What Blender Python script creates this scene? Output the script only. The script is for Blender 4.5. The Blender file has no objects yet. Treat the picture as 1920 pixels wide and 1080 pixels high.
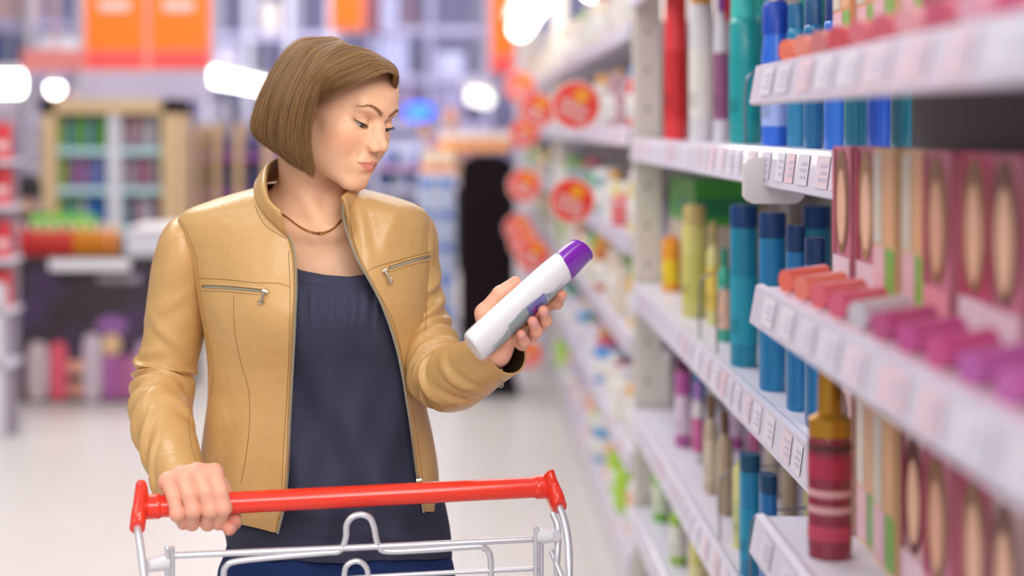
import bpy, math, random
import numpy as np
from mathutils import Vector, Matrix
random.seed(7); rng = np.random.default_rng(7)
SC = bpy.context.scene; COL = SC.collection
# ------------------------------------------------------------------ camera
F_PX, CX, CY, EYE = 2667.0, 870.0, 238.0, 1.55      # focal length and vanishing point in pixels, eye height in metres
cam_data = bpy.data.cameras.new('camera'); cam = bpy.data.objects.new('camera', cam_data); COL.objects.link(cam)
cam.location = (0, 0, EYE); cam.rotation_euler = (math.pi/2, 0, 0)
cam_data.sensor_width = 36.0; cam_data.lens = F_PX*36/1920
cam_data.shift_x = (960-CX)/1920; cam_data.shift_y = -(540-CY)/1920
cam_data.clip_start = 0.05; cam_data.clip_end = 120
cam_data.dof.use_dof = True; cam_data.dof.focus_distance = 2.02; cam_data.dof.aperture_fstop = 1.65
SC.camera = cam
# ------------------------------------------------------------------ world, view
SC.view_settings.view_transform = 'Standard'; SC.view_settings.look = 'None'
SC.view_settings.gamma = 1.0; SC.view_settings.use_curve_mapping = False
SC.view_settings.exposure = 0.12
wd = bpy.data.worlds.new('world'); SC.world = wd; wd.use_nodes = True
wd.node_tree.nodes['Background'].inputs[0].default_value = (0.93, 0.95, 1.0, 1)
wd.node_tree.nodes['Background'].inputs[1].default_value = 0.55
# ------------------------------------------------------------------ the hall's ceiling lights, plus an added front key and back-wall light
def area_light(name, loc, target, size, size_y, power, color=(1, 1, 1)):
    l = bpy.data.lights.new(name, 'AREA'); l.shape = 'RECTANGLE'; l.size = size; l.size_y = size_y
    l.energy = power; l.color = color
    o = bpy.data.objects.new(name, l); COL.objects.link(o); o.location = loc
    o.rotation_euler = (Vector(target)-Vector(loc)).to_track_quat('-Z', 'Y').to_euler()
    return o
area_light('ceiling_or_fill_light', (0.7, -0.9, 2.7), (-.2, 2.1, 1.3), 2.4, 1.2, 62, (1, .98, .96))  # added front light behind the camera to brighten the woman, no hall lamp
area_light('ceiling_or_fill_light', (1.3, 0.2, 2.9), (-.2, 2.1, 1.3), 1.8, 1.6, 30, (1, .97, .93))
area_light('ceiling_or_fill_light', (-1.8, 0.6, 3.6), (-.2, 2.1, 1.2), 2.0, 1.6, 30, (1, .98, .95))
area_light('ceiling_or_fill_light', (-1.6, 4.2, 3.8), (-.2, 2.1, 1.4), 2.0, 0.8, 45, (1, .99, .97))
area_light('ceiling_or_fill_light', (-1.2, 15.0, 5.4), (-1.2, 26, 1.8), 5.0, 1.0, 310, (.96, .97, 1))  # added to brighten the back wall and far racks
for yy in (5.5, 9.5, 14.0, 19.0):
    area_light('ceiling_or_fill_light', (-1.2, yy, 4.6), (-1.2, yy, 0), 6.0, 1.2, 150, (1, .99, .98))
# ------------------------------------------------------------------ helpers
def W(px, py, Y):
    """the point at depth Y that is seen at a place of the photograph"""
    return np.array([(px-CX)*Y/F_PX, Y, EYE-(py-CY)*Y/F_PX])
def mat(name, col, rough=.5, metal=0.0, coat=0.0, sub=0.0, bump=0.0, bscale=60, var=0.0, vscale=8, emit=0, alpha=1, spec=.5, trans=0):
    m = bpy.data.materials.new(name); m.use_nodes = True; nt = m.node_tree; b = nt.nodes['Principled BSDF']
    c = (*col, 1); b.inputs['Base Color'].default_value = c
    b.inputs['Roughness'].default_value = rough; b.inputs['Metallic'].default_value = metal
    b.inputs['Coat Weight'].default_value = coat; b.inputs['Subsurface Weight'].default_value = sub
    b.inputs['Specular IOR Level'].default_value = spec; b.inputs['Alpha'].default_value = alpha
    b.inputs['Transmission Weight'].default_value = trans
    if sub: b.inputs['Subsurface Radius'].default_value = (.9, .35, .2); b.inputs['Subsurface Scale'].default_value = .008
    if emit:
        b.inputs['Emission Color'].default_value = c; b.inputs['Emission Strength'].default_value = emit
    if var:
        tc = nt.nodes.new('ShaderNodeTexCoord'); n = nt.nodes.new('ShaderNodeTexNoise'); n.inputs['Scale'].default_value = vscale
        n.inputs['Detail'].default_value = 3
        nt.links.new(tc.outputs['Object'], n.inputs['Vector'])
        mx = nt.nodes.new('ShaderNodeMix'); mx.data_type = 'RGBA'
        mx.inputs[6].default_value = tuple(min(1, x*(1+var)) for x in col)+(1,); mx.inputs[7].default_value = tuple(x*(1-var) for x in col)+(1,)
        nt.links.new(n.outputs['Fac'], mx.inputs[0]); nt.links.new(mx.outputs[2], b.inputs['Base Color'])
    if bump:
        tc = nt.nodes.new('ShaderNodeTexCoord'); n = nt.nodes.new('ShaderNodeTexNoise'); n.inputs['Scale'].default_value = bscale
        n.inputs['Detail'].default_value = 6
        nt.links.new(tc.outputs['Object'], n.inputs['Vector'])
        bp = nt.nodes.new('ShaderNodeBump'); bp.inputs['Strength'].default_value = bump; bp.inputs['Distance'].default_value = .01
        nt.links.new(n.outputs['Fac'], bp.inputs['Height']); nt.links.new(bp.outputs[0], b.inputs['Normal'])
    return m
_MC = {}
def cmat(col, rough=.45, **k):
    """a plain plastic, print or paint of one colour, made once"""
    key = (tuple(round(c, 2) for c in col), rough, tuple(sorted(k.items())))
    if key not in _MC: _MC[key] = mat('packaging', col, rough, **k)
    return _MC[key]
def hx(s):
    """sRGB hex to linear"""
    v = [int(s[i:i+2], 16)/255 for i in (0, 2, 4)]
    return tuple(x/12.92 if x <= .04045 else ((x+.055)/1.055)**2.4 for x in v)
def tag(o, label=None, cat=None, group=None, kind=None):
    if label: o['label'] = label
    if cat: o['category'] = cat
    if group: o['group'] = group
    if kind: o['kind'] = kind
    return o
def empty(name, loc, label=None, cat=None, group=None, rz=0):
    o = bpy.data.objects.new(name, None); COL.objects.link(o); o.location = loc; o.rotation_euler = (0, 0, rz)
    o.empty_display_size = .05
    return tag(o, label, cat, group)
class MB:
    """collects shapes into one mesh; each face keeps a material slot"""
    def __init__(s): s.v = []; s.f = []; s.m = []; s.n = 0
    def add(s, v, f, mi=0):
        v = np.asarray(v, float).reshape(-1, 3); s.v.append(v)
        for q in f: s.f.append(tuple(int(i)+s.n for i in q)); s.m.append(mi)
        s.n += len(v); return s
    def box(s, lo, hi, mi=0):
        x0, y0, z0 = lo; x1, y1, z1 = hi
        v = [(x, y, z) for x in (x0, x1) for y in (y0, y1) for z in (z0, z1)]
        return s.add(v, [(0, 1, 3, 2), (4, 6, 7, 5), (0, 4, 5, 1), (2, 3, 7, 6), (0, 2, 6, 4), (1, 5, 7, 3)], mi)
    def grid(s, P, mi=0, wu=False, wv=False):
        P = np.asarray(P, float); a, b = P.shape[:2]; f = []
        for i in range(a if wu else a-1):
            for j in range(b if wv else b-1):
                i2, j2 = (i+1) % a, (j+1) % b
                f.append((i*b+j, i*b+j2, i2*b+j2, i2*b+j))
        return s.add(P, f, mi)
    def tube(s, pts, r, n=8, mi=0, caps=True, closed=False):
        pts = np.asarray(pts, float); m = len(pts); r = np.broadcast_to(np.asarray(r, float), (m,))
        T = np.gradient(pts, axis=0) if not closed else np.roll(pts, -1, 0)-np.roll(pts, 1, 0)
        T /= np.linalg.norm(T, axis=1)[:, None]+1e-12
        u = np.cross(T[0], (0, 0, 1)); u = np.cross(T[0], (1, 0, 0)) if np.linalg.norm(u) < .1 else u
        rings = []
        a = np.linspace(0, 2*np.pi, n, endpoint=False)
        for i in range(m):
            u = u-T[i]*np.dot(u, T[i]); u /= np.linalg.norm(u)+1e-12; w = np.cross(T[i], u)
            rings.append(pts[i]+r[i]*(np.cos(a)[:, None]*u+np.sin(a)[:, None]*w))
        s.grid(rings, mi, wu=closed, wv=True)
        if caps and not closed:
            b = s.n-m*n
            s.f.append(tuple(b+k for k in range(n))[::-1]); s.m.append(mi)
            s.f.append(tuple(b+(m-1)*n+k for k in range(n))); s.m.append(mi)
        return s
    def lathe(s, prof, n=20, c=(0, 0, 0), sx=1, sy=1, mi=0, cap=True):
        """turned body: prof is a list of (radius, z)"""
        a = np.linspace(0, 2*np.pi, n, endpoint=False)
        R = [[(c[0]+r*sx*math.cos(t), c[1]+r*sy*math.sin(t), c[2]+z) for t in a] for r, z in prof]
        s.grid(R, mi, wv=True)
        if cap:
            b = s.n-len(prof)*n
            s.f.append(tuple(b+k for k in range(n))[::-1]); s.m.append(mi)
            s.f.append(tuple(b+(len(prof)-1)*n+k for k in range(n))); s.m.append(mi)
        return s
    def build(s, name, mats, parent=None, smooth=True, sharp=40, M=None):
        v = np.concatenate(s.v) if s.v else np.zeros((0, 3))
        if M is not None: v = v@np.array(M)[:3, :3].T+np.array(M)[:3, 3]
        me = bpy.data.meshes.new(name); me.from_pydata(v.tolist(), [], s.f)
        for m in (mats if isinstance(mats, (list, tuple)) else [mats]): me.materials.append(m)
        me.polygons.foreach_set('material_index', s.m)
        me.update()
        if smooth:
            me.polygons.foreach_set('use_smooth', [True]*len(me.polygons))
            if sharp: me.set_sharp_from_angle(angle=math.radians(sharp))
        o = bpy.data.objects.new(name, me); COL.objects.link(o)
        if parent:
            o.parent = parent; o.matrix_parent_inverse = Matrix.Identity(4)
        return o
def local(o, parent_loc):
    """mesh made in world coordinates, re-expressed about its parent's place"""
    o.data.transform(Matrix.Translation(-Vector(parent_loc))); return o
def cr(P, n):
    """smooth curve through control points (Catmull-Rom), n samples"""
    P = np.asarray(P, float); m = len(P); t = np.linspace(0, m-1, n); i = np.clip(t.astype(int), 0, m-2); f = (t-i)[:, None]
    Q = np.vstack([2*P[0]-P[1], P, 2*P[-1]-P[-2]])
    a, b, c, d = Q[i], Q[i+1], Q[i+2], Q[i+3]
    return .5*((2*b)+(c-a)*f+(2*a-5*b+4*c-d)*f**2+(3*b-a-3*c+d)*f**3)
def pch(x, xs, ys):
    """smooth interpolation of a table"""
    xs = np.asarray(xs, float); ys = np.asarray(ys, float); x = np.clip(np.asarray(x, float), xs[0], xs[-1])
    m = np.gradient(ys, xs); i = np.clip(np.searchsorted(xs, x)-1, 0, len(xs)-2); h = xs[i+1]-xs[i]; t = (x-xs[i])/h
    return (2*t**3-3*t**2+1)*ys[i]+(t**3-2*t**2+t)*h*m[i]+(-2*t**3+3*t**2)*ys[i+1]+(t**3-t**2)*h*m[i+1]
# ------------------------------------------------------------------ implicit surfaces (for the figure)
def smin(a, b, k):
    h = np.clip(.5+.5*(b-a)/k, 0, 1); return b*(1-h)+a*h-k*h*(1-h)
def smax(a, b, k): return -smin(-a, -b, k)
def rcone(p, a, b, r1, r2=None):
    r2 = r1 if r2 is None else r2
    a = np.asarray(a, float); ba = np.asarray(b, float)-a; pa = p-a
    h = np.clip(pa@ba/(ba@ba), 0, 1)
    return np.linalg.norm(pa-h[:, None]*ba, axis=1)-(r1+(r2-r1)*h)
def ell(p, c, r, R=None):
    q = p-np.asarray(c, float)
    if R is not None: q = q@R
    r = np.asarray(r, float); k0 = np.linalg.norm(q/r, axis=1); k1 = np.linalg.norm(q/r**2, axis=1)+1e-9
    return k0*(k0-1)/k1
def sph(p, c, r): return np.linalg.norm(p-np.asarray(c, float), axis=1)-r
def polygonize(sdf, lo, hi, h, B=8, lip=1.0):
    """surface nets on the blocks that the surface passes through"""
    lo = np.asarray(lo, float); n = np.ceil((np.asarray(hi)-lo)/h/B).astype(int)
    g = np.stack(np.meshgrid(*[np.arange(k) for k in n], indexing='ij'), -1).reshape(-1, 3)
    c = lo+(g+.5)*B*h
    d = np.concatenate([sdf(c[i:i+200000]) for i in range(0, len(c), 200000)])
    g = g[np.abs(d) < B*h*.9*lip+.004]
    o = np.stack(np.meshgrid(*[np.arange(B+1)]*3, indexing='ij'), -1).reshape(-1, 3)
    N = n*B+2; strd = np.array([N[1]*N[2], N[2], 1], np.int64)
    allk, allv, allq = [], [], []
    for s0 in range(0, len(g), 300):
        gb = g[s0:s0+300]; ijk = gb[:, None, :]*B+o[None]
        D = sdf((lo+ijk.reshape(-1, 3)*h)).reshape(-1, B+1, B+1, B+1); S = D < 0
        cnt = np.zeros((len(gb), B, B, B)); acc = np.zeros((len(gb), B, B, B, 3))
        for ax in range(3):
            for u in (0, 1):
                for w in (0, 1):
                    off = [0, 0, 0]; o1, o2 = [k for k in range(3) if k != ax]; off[o1] = u; off[o2] = w
                    s1 = tuple(slice(off[k], off[k]+B) for k in range(3)); off2 = list(off); off2[ax] = 1
                    s2 = tuple(slice(off2[k], off2[k]+B) for k in range(3))
                    a, b = D[(slice(None),)+s1], D[(slice(None),)+s2]; x = (a < 0) != (b < 0)
                    t = np.where(x, a/np.where(x, a-b, 1), 0)
                    for k in range(3): acc[..., k] += np.where(x, (t if k == ax else off[k]), 0)
                    cnt += x
        act = cnt > 0; bi, ci, cj, ck = np.nonzero(act)
        base = gb[bi]*B+np.stack([ci, cj, ck], 1)
        allk.append(base@strd); allv.append(lo+(base+acc[act]/cnt[act][:, None])*h)
        for ax in range(3):
            sl = [slice(0, B)]*3; sl2 = list(sl); sl2[ax] = slice(1, B+1)
            a, b = S[(slice(None),)+tuple(sl)], S[(slice(None),)+tuple(sl2)]
            for flip, x in ((False, a & ~b), (True, ~a & b)):
                bi, ci, cj, ck = np.nonzero(x)
                e = gb[bi]*B+np.stack([ci, cj, ck], 1); o1, o2 = (ax+1) % 3, (ax+2) % 3
                e1 = np.zeros(3, int); e1[o1] = 1; e2 = np.zeros(3, int); e2[o2] = 1
                q = np.stack([(e-e1-e2)@strd, (e-e2)@strd, e@strd, (e-e1)@strd], 1)
                allq.append(q[:, ::-1] if flip else q)
    K = np.concatenate(allk); V = np.concatenate(allv); Q = np.concatenate(allq)
    K, ui = np.unique(K, return_index=True); V = V[ui]
    I = np.clip(np.searchsorted(K, Q), 0, len(K)-1); ok = (K[I] == Q).all(1); I = I[ok]
    for _ in range(2):                                       # pull the vertices onto the surface
        d0 = sdf(V); e = h*.25
        G = np.stack([sdf(V+np.eye(3)[k]*e)-d0 for k in range(3)], 1)/e
        V = V-G*np.clip(d0/(np.sum(G*G, 1)+1e-6), -h, h)[:, None]*.8
    used = np.unique(I); mp = np.full(len(V), -1); mp[used] = np.arange(len(used))
    return V[used], mp[I]
def normals(V, Q):
    n = np.cross(V[Q[:, 2]]-V[Q[:, 0]], V[Q[:, 3]]-V[Q[:, 1]]); N = np.zeros_like(V)
    for k in range(4): np.add.at(N, Q[:, k], n)
    return N/(np.linalg.norm(N, axis=1)[:, None]+1e-12)
def np_mesh(name, V, Q, mats, parent=None):
    me = bpy.data.meshes.new(name); me.vertices.add(len(V)); me.vertices.foreach_set('co', np.asarray(V, np.float32).ravel())
    me.loops.add(Q.size); me.loops.foreach_set('vertex_index', Q.astype(np.int32).ravel())
    me.polygons.add(len(Q)); me.polygons.foreach_set('loop_start', np.arange(0, Q.size, 4, dtype=np.int32))
    me.update(calc_edges=True); me.validate()
    me.polygons.foreach_set('use_smooth', [True]*len(me.polygons))
    for m in (mats if isinstance(mats, (list, tuple)) else [mats]): me.materials.append(m)
    o = bpy.data.objects.new(name, me); COL.objects.link(o)
    if parent: o.parent = parent
    return o
def col_attr(o, name, C):
    a = o.data.color_attributes.new(name, 'FLOAT_COLOR', 'POINT')
    C = np.asarray(C, np.float32); C4 = np.ones((len(C), 4), np.float32); C4[:, :3] = C
    a.data.foreach_set('color', C4.ravel())
# ------------------------------------------------------------------ the hall
ORD = ['first', 'second', 'third', 'fourth', 'fifth', 'sixth', 'seventh', 'eighth', 'ninth', 'tenth', 'eleventh', 'twelfth', 'thirteenth', 'fourteenth', 'fifteenth', 'sixteenth', 'seventeenth', 'eighteenth', 'nineteenth', 'twentieth']
ORD += ['twenty-'+o for o in ORD[:9]]+['thirtieth']+['thirty-'+o for o in ORD[:9]]+['fortieth']+['forty-'+o for o in ORD[:9]]
def struct(m, name, mt, **k):
    o = m.build(name, mt, **k); o['kind'] = 'structure'; return o
def tiles_mat(name, c1, c2, size, rough):
    m = mat(name, c1, rough); nt = m.node_tree; tc = nt.nodes.new('ShaderNodeTexCoord'); b = nt.nodes.new('ShaderNodeTexBrick')
    b.offset = 0; b.inputs['Color1'].default_value = (*c1, 1); b.inputs['Color2'].default_value = tuple(x*.985 for x in c1)+(1,); b.inputs['Mortar'].default_value = (*c2, 1)
    b.inputs['Scale'].default_value = 1/size; b.inputs['Mortar Size'].default_value = .006; b.inputs['Brick Width'].default_value = 1; b.inputs['Row Height'].default_value = 1
    nt.links.new(tc.outputs['Object'], b.inputs['Vector']); nt.links.new(b.outputs['Color'], nt.nodes['Principled BSDF'].inputs['Base Color']); return m
struct(MB().box((-12, -2, -.05), (4, 30, 0)), 'floor', tiles_mat('floor_tiles', hx('D2CAC5'), hx('C0B7B1'), .45, .32), smooth=False)
struct(MB().box((-12, 27.0, 0), (4, 27.2, 6.0)), 'wall_back', mat('wall_paint', hx('B6B4DC'), .8), smooth=False)
struct(MB().box((-12, 5, 6.0), (4, 30, 6.2)), 'ceiling', mat('ceiling_paint', hx('B9B6C4'), .8), smooth=False)
struct(MB().box((-12.2, -2, 0), (-12, 30, 6.0)), 'wall_left', mat('side_wall_paint', hx('C9C4CF'), .8), smooth=False)
struct(MB().box((4, -2, 0), (4.2, 30, 6.0)), 'wall_right', mat('side_wall_paint', hx('C9C4CF'), .8), smooth=False)
def wb(px0, py0, px1, py1, Y, dep):
    """a box whose front fills a rectangle of the photograph at depth Y"""
    a, b = W(px0, py1, Y), W(px1, py0, Y); return (a[0], Y, a[2]), (b[0], Y+dep, b[2])
glow = mat('lamp_tube', (1, .97, .92), .5, emit=9)
def lamp(a, b, w, label, e=9):
    glow = mat('lamp_tube', (1, .97, .92), .5, emit=e)
    c = (np.array(a)+np.array(b))/2; t = empty('strip_light', c, label, 'lamp')
    d = np.array(b)-np.array(a); L = np.linalg.norm(d); rz = math.atan2(d[1], d[0]); t.rotation_euler = (0, 0, rz)
    MB().tube([(-L/2, 0, 0), (L/2, 0, 0)], w/2, 12).build('light_tube', glow, t)
    MB().box((-L/2, -w*.7, w*.45), (L/2, w*.7, w*.75)).build('lamp_housing', cmat(hx('E8E6E4')), t, smooth=False)
    for s_ in (-1, 1): MB().tube([(s_*L*.35, 0, w*.7), (s_*L*.35, 0, 6-a[2])], .01, 6).build('hanger', cmat(hx('B8B6BC')), t)
lamp((-2.76, 15, 2.10), (-2.76, 20.2, 2.10), .17, 'long strip light behind the hair, above the shelves')
lamp((-4.35, 12, 1.93), (-3.74, 12, 1.90), .20, 'bright strip light at the left edge of the view')
lamp((.085, 11.3, 1.79), (.20, 12.9, 1.80), .15, 'tilted strip light right of the woman, over the far aisle', 1.5)
lamp((.37, 7.2, 2.20), (.37, 9.4, 2.20), .15, 'brightest strip light over the right-hand shelves', 5)
lamp((.60, 6.6, 2.24), (.64, 7.1, 2.24), .12, 'short strip light over the right-hand shelves')
t = empty('spot_lamp', W(103, 168, 12), 'small round spot lamp above the wooden shelving', 'lamp')
MB().lathe([(.02, .10), (.07, .09), (.07, .05), (.055, .04)], 20).build('lamp_housing', cmat(hx('D0D0D4')), t)
MB().tube([(0, 0, .06), (0, 0, 6-W(103, 168, 12)[2])], .01, 5).build('hanger', cmat(hx('B8B6BC')), t)
MB().lathe([(0, .05), (.060, .045), (.065, 0), (.045, -.045), (0, -.060)], 20, cap=False).build('lamp_glass', glow, t)
# ---- high racks at the far end
lil = [hx(c) for c in ('B9B7DB', 'C9C6E4', 'A9AACF', '9A8FB4', 'D9D4E8', 'B7A6C4', '8F98C4', 'C8BFD4', '7B6D92', 'D8C3C6', 'B39FA8', 'E0DCEC')]
rackm = mat('rack_steel', hx('9C97BC'), .5)
def rack(x0, x1, Y, cols, tiers, label, seed, pal=None, fill=.9, z1=4.2, um=None):
    r = np.random.default_rng(seed); a, b = W(x0, 0, Y)[0], W(x1, 0, Y)[0]
    bw = (b-a)/cols; t = None
    for i in range(cols+1):
        u_ = empty('storage_rack', (a+i*bw, Y, 0), f'{ORD[i]} upright frame from the left of {label}', 'rack', 'high storage racks at the far end')
        for y_ in (-.09, 1.01): MB().box((-.05, y_, 0), (.05, y_+.08, z1)).build('upright', um or rackm, u_, smooth=False)
        for k_ in range(4): MB().box((-.02, -.01, .3+k_*.33), (.02, 1.01, .34+k_*.33)).build('cross_brace', um or rackm, u_, smooth=False)
    for k_, z in enumerate(tiers):
        d_ = empty('pallet_decking', (a, Y, z), f'{ORD[k_]} deck from the bottom of {label}', 'rack', 'high storage racks at the far end')
        MB().box((0, 0, -.12), (b-a, .03, 0)).build('front_beam', cmat(hx('A9A4C6')), d_, smooth=False); MB().box((0, .03, -.05), (b-a, 1.0, 0)).build('deck_board', cmat(hx('A9A4C6')), d_, smooth=False)
    n = 0
    for ti, z in enumerate(tiers):
        x = .08; k = 0
        zt = (tiers+[z1+.3])[ti+1]-.16
        while x < b-a-.25:
            w = .25+.45*r.random(); h = min(zt-z, .25+.55*r.random()); 
            if x+w > b-a: break
            if any(x-.06 < i*bw < x+w*.94+.06 for i in range(cols+1)): x += .07; continue
            if r.random() < fill:
                c = (pal or lil)[r.integers(len(pal or lil))]
                m = MB().box((a+x, Y+.1, z), (a+x+w*.94, Y+.75, z+h)); o = m.build('carton', cmat(c, .7), smooth=False)
                MB().box((a+x+w*.40, Y+.096, z+.001), (a+x+w*.54, Y+.0995, z+h*.98)).build('packing_tape', cmat(tuple(v*.8 for v in c), .5), o, smooth=False)
                tag(o, f'{ORD[k]} carton from the left, {ORD[ti]} tier of {label}', 'carton', 'cartons on the far racks'); k += 1
            x += w
    return t
rack(390, 620, 21, 3, [1.55, 2.25, 2.95], 'the rack behind the hair', 3, [hx(c) for c in ('D8CFE0', 'C9C4DE', 'E3D6D2', 'CBB49E', 'B4AFC4', 'D9D9EA', '8E8A98', 'D5B9A8')], um=mat('pale_steel', hx('C9C6DA'), .5))
rack(700, 915, 22, 2, [1.62, 2.35, 3.1], 'the purple rack right of the face', 5, [hx(c) for c in ('A9AAD4', 'B9BBE0', '9A94BC', 'C3C4E6', '8A7A9C', '7B5F78', 'B3B5DC')])
rack(-40, 155, 18, 2, [1.7, 2.3, 2.9], 'the top left rack', 8, [hx(c) for c in ('C8BCC0', 'D6D2D8', 'A7A2B4', '4D5A86', 'E2DEE4', 'B49A9A', 'C4A0A0')], um=mat('grey_steel', hx('B7B0B8'), .5))
# ---- hanging signs
orange = mat('sign_orange', hx('FF7A14'), .5); pinkf = mat('sign_frame', hx('F79A8E'), .5); redm = mat('sign_red', hx('F2484A'), .5); whitem = mat('sign_white', hx('F4E4E4'), .5)
def sign(px0, px1, py0, py1, Y, panels, label, band=True):
    a, b = W(px0, py1, Y), W(px1, py0, Y); c = np.array([(a[0]+b[0])/2, Y, a[2]])
    t = empty('hanging_sign', c, label, 'sign'); w = b[0]-a[0]; h = b[2]-a[2]; k = Y/F_PX
    MB().box((-w/2, 0, 0), (w/2, .04, h)).build('sign_frame', pinkf, t, smooth=False)
    pw = w/panels
    for i in range(panels):
        x0 = -w/2+i*pw+6*k; x1 = -w/2+(i+1)*pw-6*k
        p = MB().box((x0, -.012, 38*k if band else 8*k), (x1, 0, h-8*k)).build('sign_panel', orange, t, smooth=False)
        if py0 < -60 and w/panels > .3:
            m = MB()
            for j in range(6): m.box((x0+(x1-x0)*(.24+.09*j), -.018, h*.41), (x0+(x1-x0)*(.30+.09*j), -.012, h*.48))
            m.build('lettering', whitem, p, smooth=False)
        if band:
            MB().box((x0, -.012, 8*k), (x1, 0, 30*k)).build('sign_strip', redm, t, smooth=False)
    for s_ in (-.4, .4): MB().tube([(s_*w, .02, h), (s_*w, .02, 6-a[2])], .008, 5).build('hanger', cmat(hx('A0A0A8')), t)
sign(156, 396, -140, 132, 10.5, 2, 'double orange hanging sign at the upper left')
sign(917, 968, -130, 140, 11, 1, 'narrow orange hanging sign right of the woman')
sign(618, 684, -120, 60, 15, 1, 'orange hanging sign just above the woman\'s head', band=False)
m = MB().box(*wb(682, -120, 712, 62, 15.2, .2)); m = m.box((W(690, 0, 15.2)[0], 15.25, W(0, -120, 15.2)[2]), (W(692, 0, 15.2)[0], 15.27, 6)); tag(m.build('banner', cmat(hx('8E5566')), smooth=False), 'maroon hanging banner beside the orange sign above her head', 'banner')
m = MB().box(*wb(40, 92, 160, 134, 11.5, .05)); m = m.box((W(100, 0, 11.5)[0], 11.51, W(0, 93, 11.5)[2]), (W(100, 0, 11.5)[0]+.012, 11.52, 6)); tag(m.build('banner', cmat(hx('E58A86')), smooth=False), 'pale red banner left of the double orange sign', 'banner')
m = MB().box(*wb(165, 132, 388, 187, 11.8, .2)); m = m.box((W(180, 0, 11.8)[0], 11.85, 0), (W(184, 0, 11.8)[0], 11.9, W(0, 133, 11.8)[2])).box((W(370, 0, 11.8)[0], 11.85, 0), (W(374, 0, 11.8)[0], 11.9, W(0, 133, 11.8)[2])); tag(m.build('fascia_board', cmat(hx('CFCBE4')), smooth=False), 'pale lilac fascia board above the wooden shelving', 'board')
# ---- the dark promotional counter on the left
LX = lambda px, Y: (px-CX)*Y/F_PX
cc = empty('promotion_counter', (LX(178, 8), 8.0, 0), 'dark counter with a purple product poster on its front', 'counter')
x0, x1 = LX(25, 8)-LX(178, 8), LX(330, 8)-LX(178, 8)
MB().box((x0, 0, 0), (x1, .8, .79)).build('counter_body', cmat(hx('332A30')), cc, smooth=False)
MB().box((x0-.02, -.02, .79), (x1+.02, .82, .815)).build('counter_top', cmat(hx('3A3036')), cc, smooth=False)
def on_counter(px, py): return ((px-178)*8/F_PX, EYE-(py-CY)*8/F_PX)
post = mat('poster_purple', hx('3A2C3A'), .5); nt = post.node_tree; tc = nt.nodes.new('ShaderNodeTexCoord'); nz = nt.nodes.new('ShaderNodeTexNoise'); nz.inputs['Scale'].default_value = 2.6; rm = nt.nodes.new('ShaderNodeValToRGB')
rm.color_ramp.elements[0].position = .47; rm.color_ramp.elements[0].color = (*hx('37292F'), 1); rm.color_ramp.elements[1].position = .78; rm.color_ramp.elements[1].color = (*hx('54386E'), 1)
nt.links.new(tc.outputs['Object'], nz.inputs['Vector']); nt.links.new(nz.outputs['Fac'], rm.inputs[0]); nt.links.new(rm.outputs[0], nt.nodes['Principled BSDF'].inputs['Base Color'])
po = MB().box((x0+.02, -.008, .04), (x1-.02, 0, .75)).build('poster', post, cc, smooth=False)
def pict(shape, px0, px1, py0, py1, c, lift):
    ax, az = on_counter(px0, py1); bx_, bz = on_counter(px1, py0); m = MB(); a = np.linspace(0, 2*PI_, 28, endpoint=False)
    e = .5 if shape == 'bottle' else 1.0
    pts = [((ax+bx_)/2+(bx_-ax)/2*np.sign(math.cos(t))*abs(math.cos(t))**e, -.008-lift, (az+bz)/2+(bz-az)/2*np.sign(math.sin(t))*abs(math.sin(t))**e) for t in a]
    m.add(pts, [tuple(range(28))]); m.build('poster_picture', cmat(hx(c), .5), po, smooth=False)
PI_ = math.pi
for a_ in (('bottle', 52, 92, 640, 750, 'C9B4B8'), ('bottle', 52, 66, 650, 748, 'E2A080'), ('bottle', 94, 127, 640, 750, 'E05A6E'), ('bottle', 100, 122, 645, 680, 'E8B8BC'), ('bottle', 128, 158, 674, 700, 'DE9C88'),
           ('bottle', 128, 158, 715, 745, 'C98A78'), ('bottle', 156, 192, 625, 752, 'C9B6C2'), ('oval', 192, 228, 625, 665, 'DDB488'), ('bottle', 194, 224, 662, 750, 'A85C9A'), ('bottle', 226, 256, 665, 750, 'B0608E'), ('bottle', 256, 290, 640, 750, 'C9A2BE'), ('oval', 180, 240, 590, 630, '8A5A94')):
    pict(a_[0], *a_[1:5], a_[5], .002+.0004*random.random()*5)
m = MB()
for k in range(8): ax, az = on_counter(185+k*10, 529); m.box((ax, -.011, az), (ax+.020, -.0095, az+.04))
m.build('poster_lettering', cmat(hx('B9AEB8')), po, smooth=False)
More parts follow.
